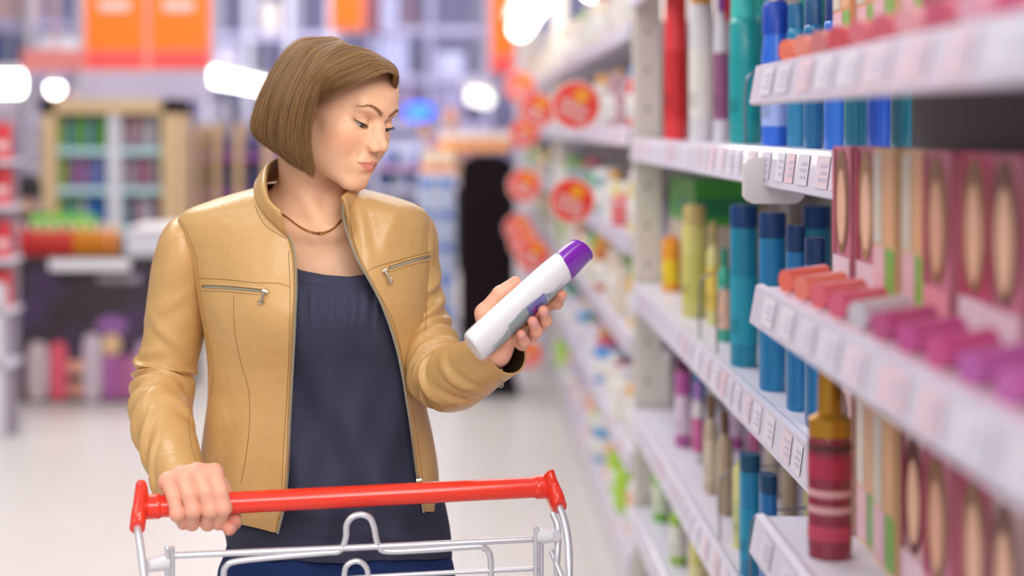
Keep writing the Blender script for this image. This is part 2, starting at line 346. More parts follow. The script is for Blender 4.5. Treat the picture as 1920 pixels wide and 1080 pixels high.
# ---- goods along the counter
def bottle_bm(h, w, d, capc, style=0, n=16, neck=.5):
    """bottle standing at the origin: body with shoulders, neck and cap; returns body mesh, cap mesh"""
    b = MB(); c = MB(); r = 1.0
    if style == 0: prof = [(0, 0), (.9*r, 0), (r, .02*h), (r, .62*h), (.9*r, .70*h), (neck*r, .76*h), (neck*r, .78*h)]; cp = [(0, .78*h), (neck*r*1.1, .78*h), (neck*r*1.1, .96*h), (neck*r*.9, h), (0, h)]
    elif style == 1: prof = [(0, 0), (.9, 0), (1, .02*h), (1, .78*h), (.92, .82*h), (.8, .83*h)]; cp = [(0, .825*h), (.9, .825*h), (.86, .98*h), (.78, h), (0, h)]
    elif style == 2: prof = [(0, 0), (.9, 0), (1, .02*h), (.93, .25*h), (.85, .42*h), (.98, .62*h), (.9, .74*h), (.45, .80*h), (.4, .82*h)]; cp = [(0, .82*h), (.5, .82*h), (.5, .94*h), (.42, h), (0, h)]
    elif style == 4: prof = [(0, 0), (.95, 0), (1, .02*h), (1, .84*h), (.96, .86*h), (.9, .86*h)]; cp = [(0, .862*h), (1.02, .862*h), (1.02, .985*h), (.97, h), (0, h)]
    else: prof = [(0, 0), (.97, 0), (1, .01*h), (1, .90*h), (.94, .93*h), (.6, .94*h)]; cp = [(0, .935*h), (.62, .935*h), (.60, .995*h), (.5, h), (0, h)]
    b.lathe(prof, n, sx=w/2, sy=d/2, cap=False); c.lathe(cp, n, sx=w/2, sy=d/2, cap=False); return b, c
_protos = {}
def bottle(name, loc, h, w, d, body, cap, style=0, label=None, cat='bottle', group=None, lab=None, rz=0, neck=.5):
    key = (round(h, 3), round(w, 3), round(d, 3), style, tuple(body), tuple(cap), tuple(lab or ()), neck)
    if key not in _protos:
        t = empty(name, loc, label, cat, group, rz); b, c = bottle_bm(h, w, d, cap, style, neck=neck)
        b.build('bottle_body', cmat(body, .3, coat=.2), t); c.build('cap', cmat(cap, .35), t)
        if lab:
            a = np.linspace(PI_*1.0, PI_*2.0, 13); m = MB(); m.grid([[(w/2*1.012*math.cos(q_), d/2*1.012*math.sin(q_), z*h) for q_ in a] for z in (.14, .34, .56)]); m.build('label', cmat(lab, .45), t)
            m = MB(); m.grid([[(-w/2*1.012*abs(math.sin(q_))*1.0 if False else w/2*1.014*math.cos(q_), d/2*1.014*math.sin(q_), z*h) for q_ in np.linspace(PI_*.80, PI_*1.3, 7)] for z in (.20, .30)]); m.build('label_band', cmat(tuple(v*.55 for v in lab), .45), t)
        _protos[key] = t; return t
    p = _protos[key]; t = p.copy(); COL.objects.link(t); t.location = loc; t.rotation_euler = (0, 0, rz); t['label'] = label; t['category'] = cat; t.name = name
    if group: t['group'] = group
    for ch in p.children:
        c = ch.copy(); COL.objects.link(c); c.parent = t
    return t
for i in range(9):
    x = LX(38+i*22, 8.15); rd = i < 5
    bottle('detergent_bottle', (x, 8.15, .815), .19, .062, .055, hx('E2353A') if rd else hx('E88A1E'), hx('F0C8C0') if rd else hx('F4D6B4'), 0,
           f"{'red' if rd else 'orange'} bottle, {ORD[i]} from the left in the front row on the dark counter", group='red and orange bottles along the dark counter')
for i in range(8):
    x = LX(56+i*16, 8.35); bottle('detergent_bottle', (x, 8.42, .815), .215, .05, .05, hx('5FCB2E'), hx('86E04A'), 1, f'bright green bottle, {ORD[i]} from the left in the back row on the dark counter', group='green bottles behind the red ones')
m = MB().box(*wb(92, 487, 243, 507, 7.94, .03)); tag(m.build('price_rail', cmat(hx('E4E2E6')), smooth=False), 'white price rail fixed along the dark counter edge', 'price rail')
m = MB().box(*wb(236, 432, 332, 479.5, 8.1, .5)); o = m.build('white_carton', cmat(hx('E3E0E8')), smooth=False); tag(o, 'white carton on the right end of the dark counter', 'carton')
MB().box(*wb(236, 428, 332, 434, 8.08, .54)).build('lid', cmat(hx('EFEDF0')), o, smooth=False)
# ---- wooden shelving behind the counter
wood = mat('pale_wood', hx('D9B98E'), .6, var=.08, vscale=3)
t = empty('wooden_shelving', (LX(202, 10), 10, 0), 'wooden frame shelving with cyan shelf edges behind the dark counter', 'shelving')
sx0, sx1 = LX(76, 10)-LX(202, 10), LX(331, 10)-LX(202, 10); zt = EYE-(186-CY)*10/F_PX
for a, b in ((sx0, sx0+.105), (sx1-.105, sx1)): MB().box((a, 0, 0), (b, .5, zt)).build('frame_post', wood, t, smooth=False)
MB().box((sx0, 0, zt-.10), (sx1, .5, zt)).build('frame_top', wood, t, smooth=False)
MB().box((LX(200, 10)-LX(202, 10), .02, 0), (LX(224, 10)-LX(202, 10), .06, zt-.1)).build('centre_post', cmat(hx('DCDCE4')), t, smooth=False)
MB().box((sx0+.1, .46, 0), (sx1-.1, .5, zt-.1)).build('back_panel', cmat(hx('8C8698')), t, smooth=False)
shz = [EYE-(y-CY)*10/F_PX for y in (430, 352, 278)]
for z in shz: MB().box((sx0+.1, .03, z-.045), (sx1-.1, .46, z)).build('shelf', cmat(hx('BFE3E6')), t, smooth=False)
pal = ['5FB03A', '74C24A', 'D8C9D4', 'B9AEC4', 'C46A8A', '8A86C8', '6C6CB4', '7E8FD0']; pal2 = ['D9D2DC', 'C9BCC6', 'B46A84', '3F9AB0', 'B04E78', 'D0C8D0', 'C890A8', 'A87890']
for si, z in enumerate(shz):
    r = np.random.default_rng(20+si); k = 0
    for i in range(16):
        px = 108+i*12.2
        if 196 < px < 226: continue
        c = hx('2A78C8') if si == 0 and 160 < px < 198 else (hx('6CC83C') if px < 132 else hx((pal if px < 200 else pal2)[r.integers(2 if px < 140 and px < 200 else 0, 8)]))
        h = .20+.04*r.random()
        bottle('shelf_bottle', (LX(px, 10.15), 10.15, z), h, .042, .05, c, tuple(min(1, v*1.3+.1) for v in c), [1, 3, 0][i % 3], f"bottle, {ORD[k]} from the left on the {['lower', 'middle', 'upper'][si]} shelf of the wooden shelving", group='bottles in the wooden shelving'); k += 1
# ---- purple shelves beside it
t = empty('purple_shelving', (LX(420, 11), 11, 0), 'purple shelving with wooden uprights left of the woman\'s hair', 'shelving')
q0, q1 = LX(333, 11)-LX(420, 11), LX(520, 11)-LX(420, 11); zt = EYE-(232-CY)*11/F_PX
MB().box((q0, .45, 0), (q1, .5, zt)).build('back_panel', cmat(hx('7470A4')), t, smooth=False)
for px in (372, 404, 446, 500): MB().box((LX(px-6, 11)-LX(420, 11), 0, 0), (LX(px+6, 11)-LX(420, 11), .45, zt)).build('frame_post', wood, t, smooth=False)
for y in (292, 362, 440): MB().box((q0, .03, EYE-(y+8-CY)*11/F_PX), (q1, .45, EYE-(y-CY)*11/F_PX)).build('shelf', cmat(hx('A860B0')), t, smooth=False)
r = np.random.default_rng(31)
for si, y in enumerate((292, 362, 440)):
    k = 0
    for px in range(350, 500, 9):
        if min(abs(px-p) for p in (372, 404, 446)) < 10: continue
        bottle('dark_bottle', (LX(px, 11.2), 11.2, EYE-(y-CY)*11/F_PX), .20, .034, .04, hx(['4F5590', '6A6AA4', '8A86B4'][(px//9) % 3]), hx('9C9CC4'), 1, f"dark blue bottle, {ORD[k]} from the left on the {['upper', 'middle', 'lower'][si]} purple shelf", group='dark bottles on the purple shelves'); k += 1
# ---- red goods at the left edge
t = empty('end_shelving', (LX(-20, 7), 7, 0), 'white shelving with red goods at the left edge', 'shelving')
for y in (300, 385, 485, 580, 680): MB().box((-.30, 0, EYE-(y+8-CY)*7/F_PX), (LX(22, 7)-LX(-20, 7), .17, EYE-(y-CY)*7/F_PX)).build('shelf', cmat(hx('E0DCE6')), t, smooth=False)
MB().box((-.30, .16, 0), (LX(14, 7)-LX(-20, 7), .18, 1.65)).build('back_panel', cmat(hx('A89AA8')), t, smooth=False)
MB().box((LX(-14, 7)-LX(-20, 7), .0, 0), (LX(6, 7)-LX(-20, 7), .04, .78)).build('side_panel', cmat(hx('D8D4DC')), t, smooth=False)
for si, y in enumerate((300, 385, 485, 580)):
    for i in range(3):
        px = 10-i*26; z = EYE-(y-CY)*7/F_PX
        o = MB().box((LX(px, 7.1)-.026, 7.05, z), (LX(px, 7.1)+.026, 7.12, z+.18)).build('red_pack', cmat(hx('E03A44' if i != 1 else 'D8606A')), smooth=False)
        MB().box((LX(px, 7.1)-.0262, 7.046, z+.05), (LX(px, 7.1)+.0262, 7.05, z+.09)).build('label', cmat(hx('F0D0D0')), o, smooth=False)
        tag(o, f"red pack, {ORD[i]} from the right on the {ORD[si]} shelf at the left edge", 'pack', 'red packs at the left edge')
# figures and dark goods in the far aisle
def far_person(px, py_top, Y, cloth, hairc, label):
    x = LX(px, Y); zt_ = EYE-(py_top-CY)*Y/F_PX; s = zt_/1.7
    V_, Q_ = polygonize(lambda p: smin(smin(smin(ell(p, (x, Y, 1.58*s), (.075*s, .09*s, .11*s)), rcone(p, (x, Y, 1.30*s), (x, Y, 1.50*s), .06*s, .05*s), .03), ell(p, (x, Y, 1.15*s), (.19*s, .12*s, .30*s)), .05),
        np.minimum(np.minimum(rcone(p, (x-.18*s, Y, 1.36*s), (x-.25*s, Y-.02, .95*s), .055*s, .04*s), rcone(p, (x+.18*s, Y, 1.36*s), (x+.25*s, Y-.05, .95*s), .055*s, .04*s)),
                   np.minimum(rcone(p, (x-.09*s, Y, .9*s), (x-.11*s, Y, .06), .10*s, .06*s), rcone(p, (x+.09*s, Y, .9*s), (x+.11*s, Y, .06), .10*s, .06*s))), .04),
        (x-.5, Y-.4, 0), (x+.5, Y+.4, 1.8*s), .03)
    p = np_mesh('shopper', V_, Q_, [cmat(hx('D9A68C')), cmat(hx(cloth), .8), cmat(hx('2B2A3A'), .8)])
    zz = V_[Q_].mean(1)[:, 2]; p.data.polygons.foreach_set('material_index', np.where(zz > 1.42*s, 0, np.where(zz > .9*s, 1, 2)).astype(np.int32))
    m = MB(); m.lathe([(0, .12), (.06, .10), (.085, .04), (.085, -.04), (.06, -.05)], 16, cap=False, c=(x, Y+.02, 1.60*s)); m.build('hair', cmat(hx(hairc), .7), p)
    tag(p, label, 'person')
far_person(797, 226, 16.0, '23222C', '1E1A1E', 'distant person in a black top right of the woman\'s face')
far_person(846, 205, 15.0, 'B98A9C', 'C07048', 'distant person with red-brown hair beyond the black display')
far_person(52, 338, 9.2, '2A2430', '221C20', 'dark-clothed person half hidden behind the dark counter')
# ---- blue lit sign, black display, packs
t = empty('lit_sign', W(785, 210, 14), 'glowing blue oval sign behind the woman\'s face', 'sign')
m = MB(); a = np.linspace(0, 2*PI_, 32, endpoint=False)
for k, (rx, rz, dy, c) in enumerate(((.155, .092, .0, None), (.11, .058, -.02, None))):
    mm = MB(); mm.grid([[(rx*math.cos(q_)*s_, dy+(.03 if i else 0), rz*math.sin(q_)*s_) for q_ in a] for i, s_ in ((0, 0), (0, 1), (1, 1))], wv=True)
    mm.build(['sign_face', 'sign_centre'][k], mat('blue_glow', (.015, .10, 1.0) if not k else (.07, .28, 1.0), .4, emit=1.2 if not k else 1.4), t, smooth=False)
MB().tube([(0, .03, .09), (0, .03, 6-W(785, 210, 14)[2])], .012, 6).build('hanger', cmat(hx('606070')), t)
t = empty('black_display', (LX(914, 8.2), 8.2, 0), 'tall black display stand with a rounded top', 'display stand')
w2 = (LX(966, 8.2)-LX(864, 8.2))/2; pts = [(-w2, 0), (w2, 0), (w2, 1.28), (w2*.93, 1.34), (w2*.6, 1.378), (0, 1.39), (-w2*.6, 1.378), (-w2*.93, 1.34), (-w2, 1.28)]
m = MB(); n = len(pts); m.add([(x, y, z) for y in (0, .35) for x, z in pts], [tuple(range(n)), tuple(range(2*n-1, n-1, -1))]+[(i, i+n, (i+1) % n+n, (i+1) % n) for i in range(n)][::1])
m.build('stand_body', cmat(hx('150C11'), .85, spec=.15), t, smooth=False)
m = MB(); m.add([(x*.88, -.006, .08+z*.92) for x, z in pts], [tuple(range(n))]); m.build('front_panel', cmat(hx('1A1015'), .85, spec=.15), t, smooth=False)
MB().box((-w2-.02, -.03, 0), (w2+.02, .38, .05)).build('plinth', cmat(hx('0F0A0D'), .5), t, smooth=False)
# pale blue shelving right of her face
t = empty('blue_shelving', (LX(765, 10.4), 10.4, 0), 'pale blue shelving seen between the face and the white packs', 'shelving')
g0, g1 = LX(700, 10.4)-LX(765, 10.4), LX(797, 10.4)-LX(765, 10.4); zt = EYE-(262-CY)*10.4/F_PX
MB().box((g0, .30, 0), (g1, .34, zt)).build('back_panel', cmat(hx('C9CCE8')), t, smooth=False)
for y in (310, 352, 420): MB().box((g0, 0, EYE-(y+9-CY)*10.4/F_PX), (g1, .30, EYE-(y-CY)*10.4/F_PX)).build('shelf', cmat(hx('C89AC8' if y == 310 else 'D8D4E8')), t, smooth=False)
for px in (703, 794): MB().box((LX(px-4, 10.4)-LX(765, 10.4), 0, 0), (LX(px+4, 10.4)-LX(765, 10.4), .30, zt)).build('upright', cmat(hx('D4D4EA')), t, smooth=False)
for si, y in enumerate((310, 352)):
    for k, px in enumerate((716, 729, 742, 755, 768, 781)):
        bottle('shelf_bottle', (LX(px, 10.5), 10.5, EYE-(y-CY)*10.4/F_PX), .14, .042, .05, hx(['D8DCF0', '6C88D0', '2A3C7C', 'A8C8D8'][(k+si) % 4]), hx('E4E4F0'), 1, f"{ORD[k]} bottle from the left on the {['upper', 'lower'][si]} pale blue shelf", group='bottles on the pale blue shelving')
# pallet of blue and white packs
t = empty('pallet_stack_base', (LX(818, 9), 9, 0), 'white plinth under the stack of blue and white packs', 'plinth'); MB().box((-.17, 0, 0), (.17, .4, .33)).build('plinth_body', cmat(hx('E0DCE6')), t, smooth=False)
MB().box((-.17, -.01, .30), (.17, 0, .33)).build('edge_strip', cmat(hx('B8B4C4')), t, smooth=False)
for i in range(9):
    z0 = .33+i*.1025; c = 'D9DCF0' if i % 2 else '4F97DA'
    for j, px in enumerate((800, 836)):
        x = LX(px, 9); o = MB().box((x-.058, 9, z0), (x+.058, 9.3, z0+.098)).build('tissue_pack', cmat(hx('DDDDEE')), smooth=False)
        MB().box((x-.045, 8.994, z0+.02), (x+.045, 9, z0+.075)).build('label', cmat(hx('2F7AD6' if i % 2 == 0 else 'B4C8EC')), o, smooth=False)
        tag(o, f"blue and white pack, {ORD[i]} from the bottom in the {'left' if j == 0 else 'right'} pile beside the black display", 'pack', 'blue and white packs in a stack')
for i, (px0, px1, y0, y1, Y, c) in enumerate(((822, 958, 262, 285, 9.6, 'F5A35C'), (822, 958, 245, 262, 9.6, 'EEDCD6'), (788, 852, 308, 330, 9.4, 'F2974C'), (788, 852, 284, 308, 9.4, 'F1D9BE'), (822, 866, 285, 334, 9.7, 'E8D2C0'))):
    for j in range(max(1, round((px1-px0)/34))):
        w_ = (px1-px0)/max(1, round((px1-px0)/34)); lo, hi = wb(px0+j*w_+1, y0, px0+(j+1)*w_-1, y1, Y, .3)
        o = MB().box(lo, hi).build('carton', cmat(hx(c)), smooth=False)
        MB().box((lo[0]+.01, lo[1]-.004, lo[2]+.01), (hi[0]-.01, lo[1], lo[2]+.03)).build('label', cmat(tuple(min(1, v*1.2+.05) for v in hx(c))), o, smooth=False)
        tag(o, f"{['orange', 'white', 'small orange', 'cream', 'beige'][i]} carton, {ORD[j]} from the left above the black display, {['second row down', 'topmost row', 'lower left row', 'upper left row', 'rear row'][i]}", 'carton', 'orange and white cartons above the black display')
t = empty('display_table', (LX(872, 9.7), 9.7, 0), 'white table carrying the orange and white cartons', 'table'); z_ = EYE-(334-CY)*9.7/F_PX
MB().box((-.32, -.25, z_-.04), (.32, .35, z_-.012)).build('tabletop', cmat(hx('DCD6E0')), t, smooth=False)
for a in (-.3, .27):
    for b_ in (-.22, .3): MB().box((a, b_, 0), (a+.03, b_+.03, z_-.04)).build('leg', cmat(hx('C8C4D0')), t, smooth=False)
# ------------------------------------------------------------------ the shelves on the right
post_m = mat('post_cream', hx('E2D9CE'), .45); shelf_m = mat('shelf_enamel', hx('DAD6E2'), .35); rail_m = mat('price_rail', hx('D3CCDD'), .3, coat=.2); back_m = mat('back_panel_paint', hx('BDB6B0'), .6); hole_m = mat('slot_dark', hx('7E766C'), .7)
def post_at(Y, x0, z1=2.6, label=''):
    t = empty('shelf_post', (x0, Y, 0), label, 'post', 'slotted posts of the shelving')
    MB().box((0, 0, 0), (.079, .05, z1)).build('post_body', post_m, t, smooth=False)
    for k in range(int((z1-.15)/.115)):
        MB().box((.034, -.001, .10+k*.115), (.042, .0005, .118+k*.115)).build('slot', hole_m, t, smooth=False)
def shelf(name, X, y0, y1, z, depth, label, rail_h=.055, pinks=(), tags=True, group=None, seed=0):
    t = empty(name, (X, (y0+y1)/2, z), label, 'shelf', group); L = (y1-y0)/2
    MB().box((.012, -L, -.022), (depth, L, 0)).build('shelf_board', shelf_m, t, smooth=False)
    # the tilted price rail
    m = MB(); n = 2; m.grid([[(x_, y_, z_) for x_, z_ in ((.012, 0), (.004, .004), (-.004, .002), (-.012, -rail_h), (-.008, -rail_h-.003), (.012, -rail_h+.002), (.012, 0))] for y_ in (-L, L)])
    m.add([(x_, -L, z_) for x_, z_ in ((.012, 0), (.004, .004), (-.004, .002), (-.012, -rail_h), (-.008, -rail_h-.003), (.012, -rail_h+.002))], [(0, 1, 2, 3, 4, 5)])
    rl = m.build('price_rail', rail_m, t, smooth=False); r = np.random.default_rng(int(abs(z)*100)+seed); y = -L+.04; k = 0
    while y < L-.08 and tags and k < 40:
        w = .050+.02*r.random(); f0, f1 = .12, .86; c = ['DEDAE6', 'E3CFD8', 'D9D4E2', 'E0DAE2', 'E6C6CF'][r.integers(5)]
        xx = lambda f: -.004-.008*f-.0012
        m = MB(); m.add([(xx(f0), y, .002-rail_h*f0), (xx(f0), y+w, .002-rail_h*f0), (xx(f1), y+w, .002-rail_h*f1), (xx(f1), y, .002-rail_h*f1)], [(0, 1, 2, 3)])
        for q_ in range(3): m.add([(xx(.3+.16*q_)-.0004, y+w*.15, .002-rail_h*(.3+.16*q_)), (xx(.3+.16*q_)-.0004, y+w*(.45+.35*r.random()), .002-rail_h*(.3+.16*q_)), (xx(.38+.16*q_)-.0004, y+w*.7, .002-rail_h*(.38+.16*q_)), (xx(.38+.16*q_)-.0004, y+w*.15, .002-rail_h*(.38+.16*q_))], [(0, 1, 2, 3)], 1)
        m.build('price_tag', [cmat(hx(c), .4), cmat(hx('C0B8D0'), .5)], rl, smooth=False); y += w+.01+.05*r.random(); k += 1
    return t
def backp(X, y0, y1, z1, label):
    t = empty('shelving_back', (X, (y0+y1)/2, 0), label, 'panel'); L = (y1-y0)/2
    MB().box((0, -L, 0), (.02, L, z1)).build('back_board', back_m, t, smooth=False); MB().box((-.42, -L, 0), (0, L, .10)).build('base_plinth', cmat(hx('D8D2D6')), t, smooth=False)
XS = .50
post_at(4.20, .504, 2.6, 'cream slotted post beside the yellow bottles'); post_at(7.90, .495, 2.6, 'second cream slotted post, behind the round signs'); post_at(11.6, .49, 2.6, 'third slotted post, far down the aisle')
Z_A, Z_B, Z_C, Z_D = 1.515, 1.09, .72, .43
zn = {'top': 1.96, 'upper': Z_A, 'middle': Z_B, 'lower': Z_C, 'bottom': Z_D}
for k, z in zn.items(): shelf('shelf', XS, 1.72, 4.19, z, .44, f'{k} white shelf between the slotted post and the cosmetics display', .060, group='shelves of the near section')
backp(.95, 1.74, 4.19, 2.6, 'beige back panel of the near shelving section')
FZ = [1.87, 1.55, 1.22, .92, .57, .27]; fn = ['highest', 'second highest', 'third highest', 'fourth highest', 'fifth highest', 'lowest']
for n_, z in zip(fn, FZ): shelf('shelf', XS, 4.26, 7.89, z, .44, f'{n_} white shelf between the first and second slotted posts', .055, group='shelves of the far section', seed=3)
backp(.95, 4.26, 7.89, 2.6, 'beige back panel of the far shelving section')
for n_, z in zip(fn, FZ): shelf('shelf', XS, 7.96, 11.59, z, .44, f'{n_} white shelf beyond the second slotted post', .055, group='shelves of the farthest section', seed=6)
backp(.95, 7.96, 11.59, 2.4, 'beige back panel of the farthest shelving section')
sp = MB().box((.50, 11.7, 0), (.95, 13.4, 2.35)); o = sp.build('white_cabinet', cmat(hx('DAD4D8')), smooth=False); tag(o, 'tall white cabinet closing the far end of the shelves', 'cabinet')
MB().box((.492, 11.75, .05), (.50, 13.35, 2.3)).build('cabinet_door', cmat(hx('E0DADE')), o, smooth=False)
def Yof(px, X): return X*F_PX/(px-CX)
# near section goods: (x0, x1, height in m, X, body, cap, style, label colour, description)
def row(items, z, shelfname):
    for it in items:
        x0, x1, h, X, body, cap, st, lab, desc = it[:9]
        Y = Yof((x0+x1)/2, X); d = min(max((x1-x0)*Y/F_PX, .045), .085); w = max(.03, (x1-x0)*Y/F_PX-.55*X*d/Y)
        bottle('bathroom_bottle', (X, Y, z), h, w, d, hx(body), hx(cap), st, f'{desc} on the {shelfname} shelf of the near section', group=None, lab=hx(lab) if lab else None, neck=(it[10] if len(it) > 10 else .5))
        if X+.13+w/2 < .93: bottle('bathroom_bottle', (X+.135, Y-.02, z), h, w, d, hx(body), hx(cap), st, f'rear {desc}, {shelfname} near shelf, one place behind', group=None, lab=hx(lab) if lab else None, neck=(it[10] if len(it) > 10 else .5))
row([(1218, 1237, .19, .57, 'F0A860', 'F2C8A0', 3, None, 'slim pale orange tube beside the post'),
     (1244, 1290, .42, .56, 'F23A3E', 'E0282E', 3, 'D8282C', 'tall red bottle'),
     (1290, 1340, .40, .57, 'E4DEE0', 'F09A22', 1, 'EDE4DC', 'tall white bottle with an orange cap'),
     (1336, 1368, .37, .60, 'E6E0E8', 'A04AB4', 2, '9A5A86', 'white bottle with a purple cap'),
     (1364, 1424, .31, .57, '1FA6A8', '3CC8C0', 1, '12A0A4', 'large teal bottle'),
     (1412, 1446, .32, .62, '189A9C', '2FC0B0', 1, None, 'second teal bottle'),
     (1424, 1484, .26, .56, '2E6FE0', '1548B8', 0, 'A9B8F0', 'bright blue bottle with a white label', 'shampoo_bottle', .85),
     (1478, 1506, .25, .58, '2C86B4', '1C6A9A', 1, None, 'steel blue bottle'),
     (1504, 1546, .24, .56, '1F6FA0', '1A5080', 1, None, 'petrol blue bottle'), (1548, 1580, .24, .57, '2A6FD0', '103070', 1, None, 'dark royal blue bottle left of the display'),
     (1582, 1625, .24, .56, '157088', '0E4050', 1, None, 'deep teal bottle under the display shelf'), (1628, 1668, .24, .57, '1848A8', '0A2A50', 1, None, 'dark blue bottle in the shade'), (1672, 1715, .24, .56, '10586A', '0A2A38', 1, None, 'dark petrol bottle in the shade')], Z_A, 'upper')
row([(1240, 1276, .155, .58, 'F2A01E', 'E8842A', 3, 'F2D21E', 'orange and yellow jar'),
     (1276, 1328, .27, .56, 'D9D07A', 'C8B070', 1, 'CFC66A', 'pale yellow bottle', 'shampoo_bottle'), (1324, 1350, .24, .58, 'DCD48A', 'B09A60', 0, 'E8C85A', 'narrow pale yellow bottle'), (1347, 1370, .20, .56, '2FA88C', '208A70', 2, 'E2B8A0', 'green bottle with a rounded label'),
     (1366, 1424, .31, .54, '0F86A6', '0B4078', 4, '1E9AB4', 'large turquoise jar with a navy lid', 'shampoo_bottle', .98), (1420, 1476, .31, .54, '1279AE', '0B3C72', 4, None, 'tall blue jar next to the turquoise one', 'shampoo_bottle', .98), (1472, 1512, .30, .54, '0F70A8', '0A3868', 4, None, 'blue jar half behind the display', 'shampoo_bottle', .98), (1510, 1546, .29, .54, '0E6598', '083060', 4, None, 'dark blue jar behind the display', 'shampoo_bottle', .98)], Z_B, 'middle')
def boxthing(name, x0, x1, X, z, h, d, c, label, cat='box', stripes=(), group=None):
    Y0, Y1 = Yof(x1, X), Yof(x0, X); o = MB().box((X, Y0, z), (X+d, Y1, z+h)).build(name, cmat(hx(c), .4), smooth=False)
    for f0, f1, g0, g1, c2 in stripes:      # printed areas on the faces turned to the aisle and to the camera
        MB().add([(X-.0008, Y0+(Y1-Y0)*g0, z+h*f0), (X-.0008, Y0+(Y1-Y0)*g1, z+h*f0), (X-.0008, Y0+(Y1-Y0)*g1, z+h*f1), (X-.0008, Y0+(Y1-Y0)*g0, z+h*f1)], [(0, 1, 2, 3)]).add([(X, Y0-.0008, z+h*f0), (X+d, Y0-.0008, z+h*f0), (X+d, Y0-.0008, z+h*f1), (X, Y0-.0008, z+h*f1)], [(0, 1, 2, 3)]).build('print', cmat(hx(c2), .4), o, smooth=False)
    return tag(o, label, cat, group)
boxthing('green_box', 1256, 1302, .603, Z_B+.20, .12, .18, '3F9A3A', 'green carton stacked behind the yellow bottles', 'box', [(.2, .6, .2, .7, '1F7A50')])
boxthing('support_carton', 1256, 1302, .603, Z_B, .20, .18, 'C9B8A8', 'beige carton under the green carton', 'box', [(.2, .5, .2, .8, 'B49A88')])
# white hook plate with a round hole, hanging from the upper shelf
t = empty('hook_plate', W(1452, 338, 2.32), 'white perforated hook plate below the upper shelf', 'plate'); m = MB(); a = np.linspace(0, 2*PI_, 32, endpoint=False); k = 2.32/F_PX
out = [(np.clip(math.cos(q_)*1.25, -1, 1)*56*k, np.clip(math.sin(q_)*1.25, -1, 1)*44*k) for q_ in a]
R_ = [[(r_*math.cos(q_)-6*k, y_, r_*math.sin(q_)+2*k) for q_ in a] for r_, y_ in ((15*k, .02), (15*k, 0))]+[[(x_, 0, z_) for x_, z_ in out], [(x_, .02, z_) for x_, z_ in out]]
m.grid(R_, wv=True, wu=True); m.build('plate_body', cmat(hx('D8D0D0')), t, smooth=False)
row([(1212, 1240, .22, .58, '3F9AD4', '2F7AB4', 2, None, 'blue spray bottle'), (1238, 1262, .17, .60, 'D9CFC8', 'E8E0DC', 1, None, 'cream tube'), (1264, 1298, .24, .57, 'B85A9E', '5A2048', 1, 'E0C8DC', 'magenta bottle with a maroon cap'),
     (1296, 1322, .20, .58, 'E0D6DA', 'B07ACA', 0, 'D06A9A', 'white bottle with a lilac cap'), (1318, 1348, .22, .56, 'C2AE94', '7A5A3E', 0, 'D6C6AE', 'beige bottle with a brown cap'), (1342, 1376, .22, .56, 'B8A184', '6A4A34', 0, None, 'tan bottle behind the wire divider'),
     (1372, 1412, .17, .55, 'DDD88A', 'C8C070', 3, 'C8CF8A', 'pale yellow jar'), (1384, 1428, .225, .53, '1787B4', '0F4E70', 4, '1F9AC0', 'turquoise bottle under the middle shelf', 'shampoo_bottle', .98), (1424, 1456, .225, .53, '1A6FB0', '0C4068', 4, None, 'blue bottle under the middle shelf', 'shampoo_bottle', .98)], Z_C, 'lower')
row([(1196, 1222, .17, .56, '2FA8B0', 'E8E4E4', 1, 'E4E8E8', 'teal and white bottle'), (1222, 1256, .19, .56, '7AC23A', '4A9A2E', 0, 'DCE8C8', 'lime green bottle'), (1254, 1290, .18, .55, 'A0C84A', '5A9A3A', 0, 'E8E8D8', 'yellow green bottle'), (1290, 1330, .18, .55, 'D9D27A', 'B8B060', 1, 'E8E0A0', 'yellow bottle'),
     (1330, 1372, .18, .54, 'C9C0CC', '2F88C0', 0, '5A9AD0', 'grey bottle with a blue cap'), (1372, 1420, .18, .54, '3F94C8', 'D8D4E0', 0, 'E0E4F0', 'sky blue bottle')], Z_D, 'bottom')
row([(1250, 1300, .20, .60, 'C8B8B4', 'B0A0A0', 1, None, 'grey bottle'), (1310, 1360, .20, .60, 'D8A0A0', 'C07070', 1, None, 'rose bottle')], 1.96, 'top')
# wire dividers between the goods
for i, (px, z) in enumerate(((1312, Z_B), (1345, Z_B), (1398, Z_A), (1350, Z_C), (1408, Z_C))):
    Y = Yof(px, .515); m = MB(); P = cr([(.515, Y, z), (.515, Y, z+.10), (.53, Y, z+.135), (.60, Y, z+.145), (.70, Y, z+.145), (.72, Y, z)], 40); t = empty('wire_divider', (.515, Y, z), f"{['left wire divider beside the yellow bottles', 'right wire divider in front of the turquoise jar', 'wire divider in front of the teal bottle', 'left wire divider on the lower shelf', 'right wire divider on the lower shelf'][i]}", 'divider')
    m.tube(P-np.array([.515, Y, z]), .0022, 6); m.build('bent_wire', cmat(hx('8A8A92'), .3, metal=.8), t)
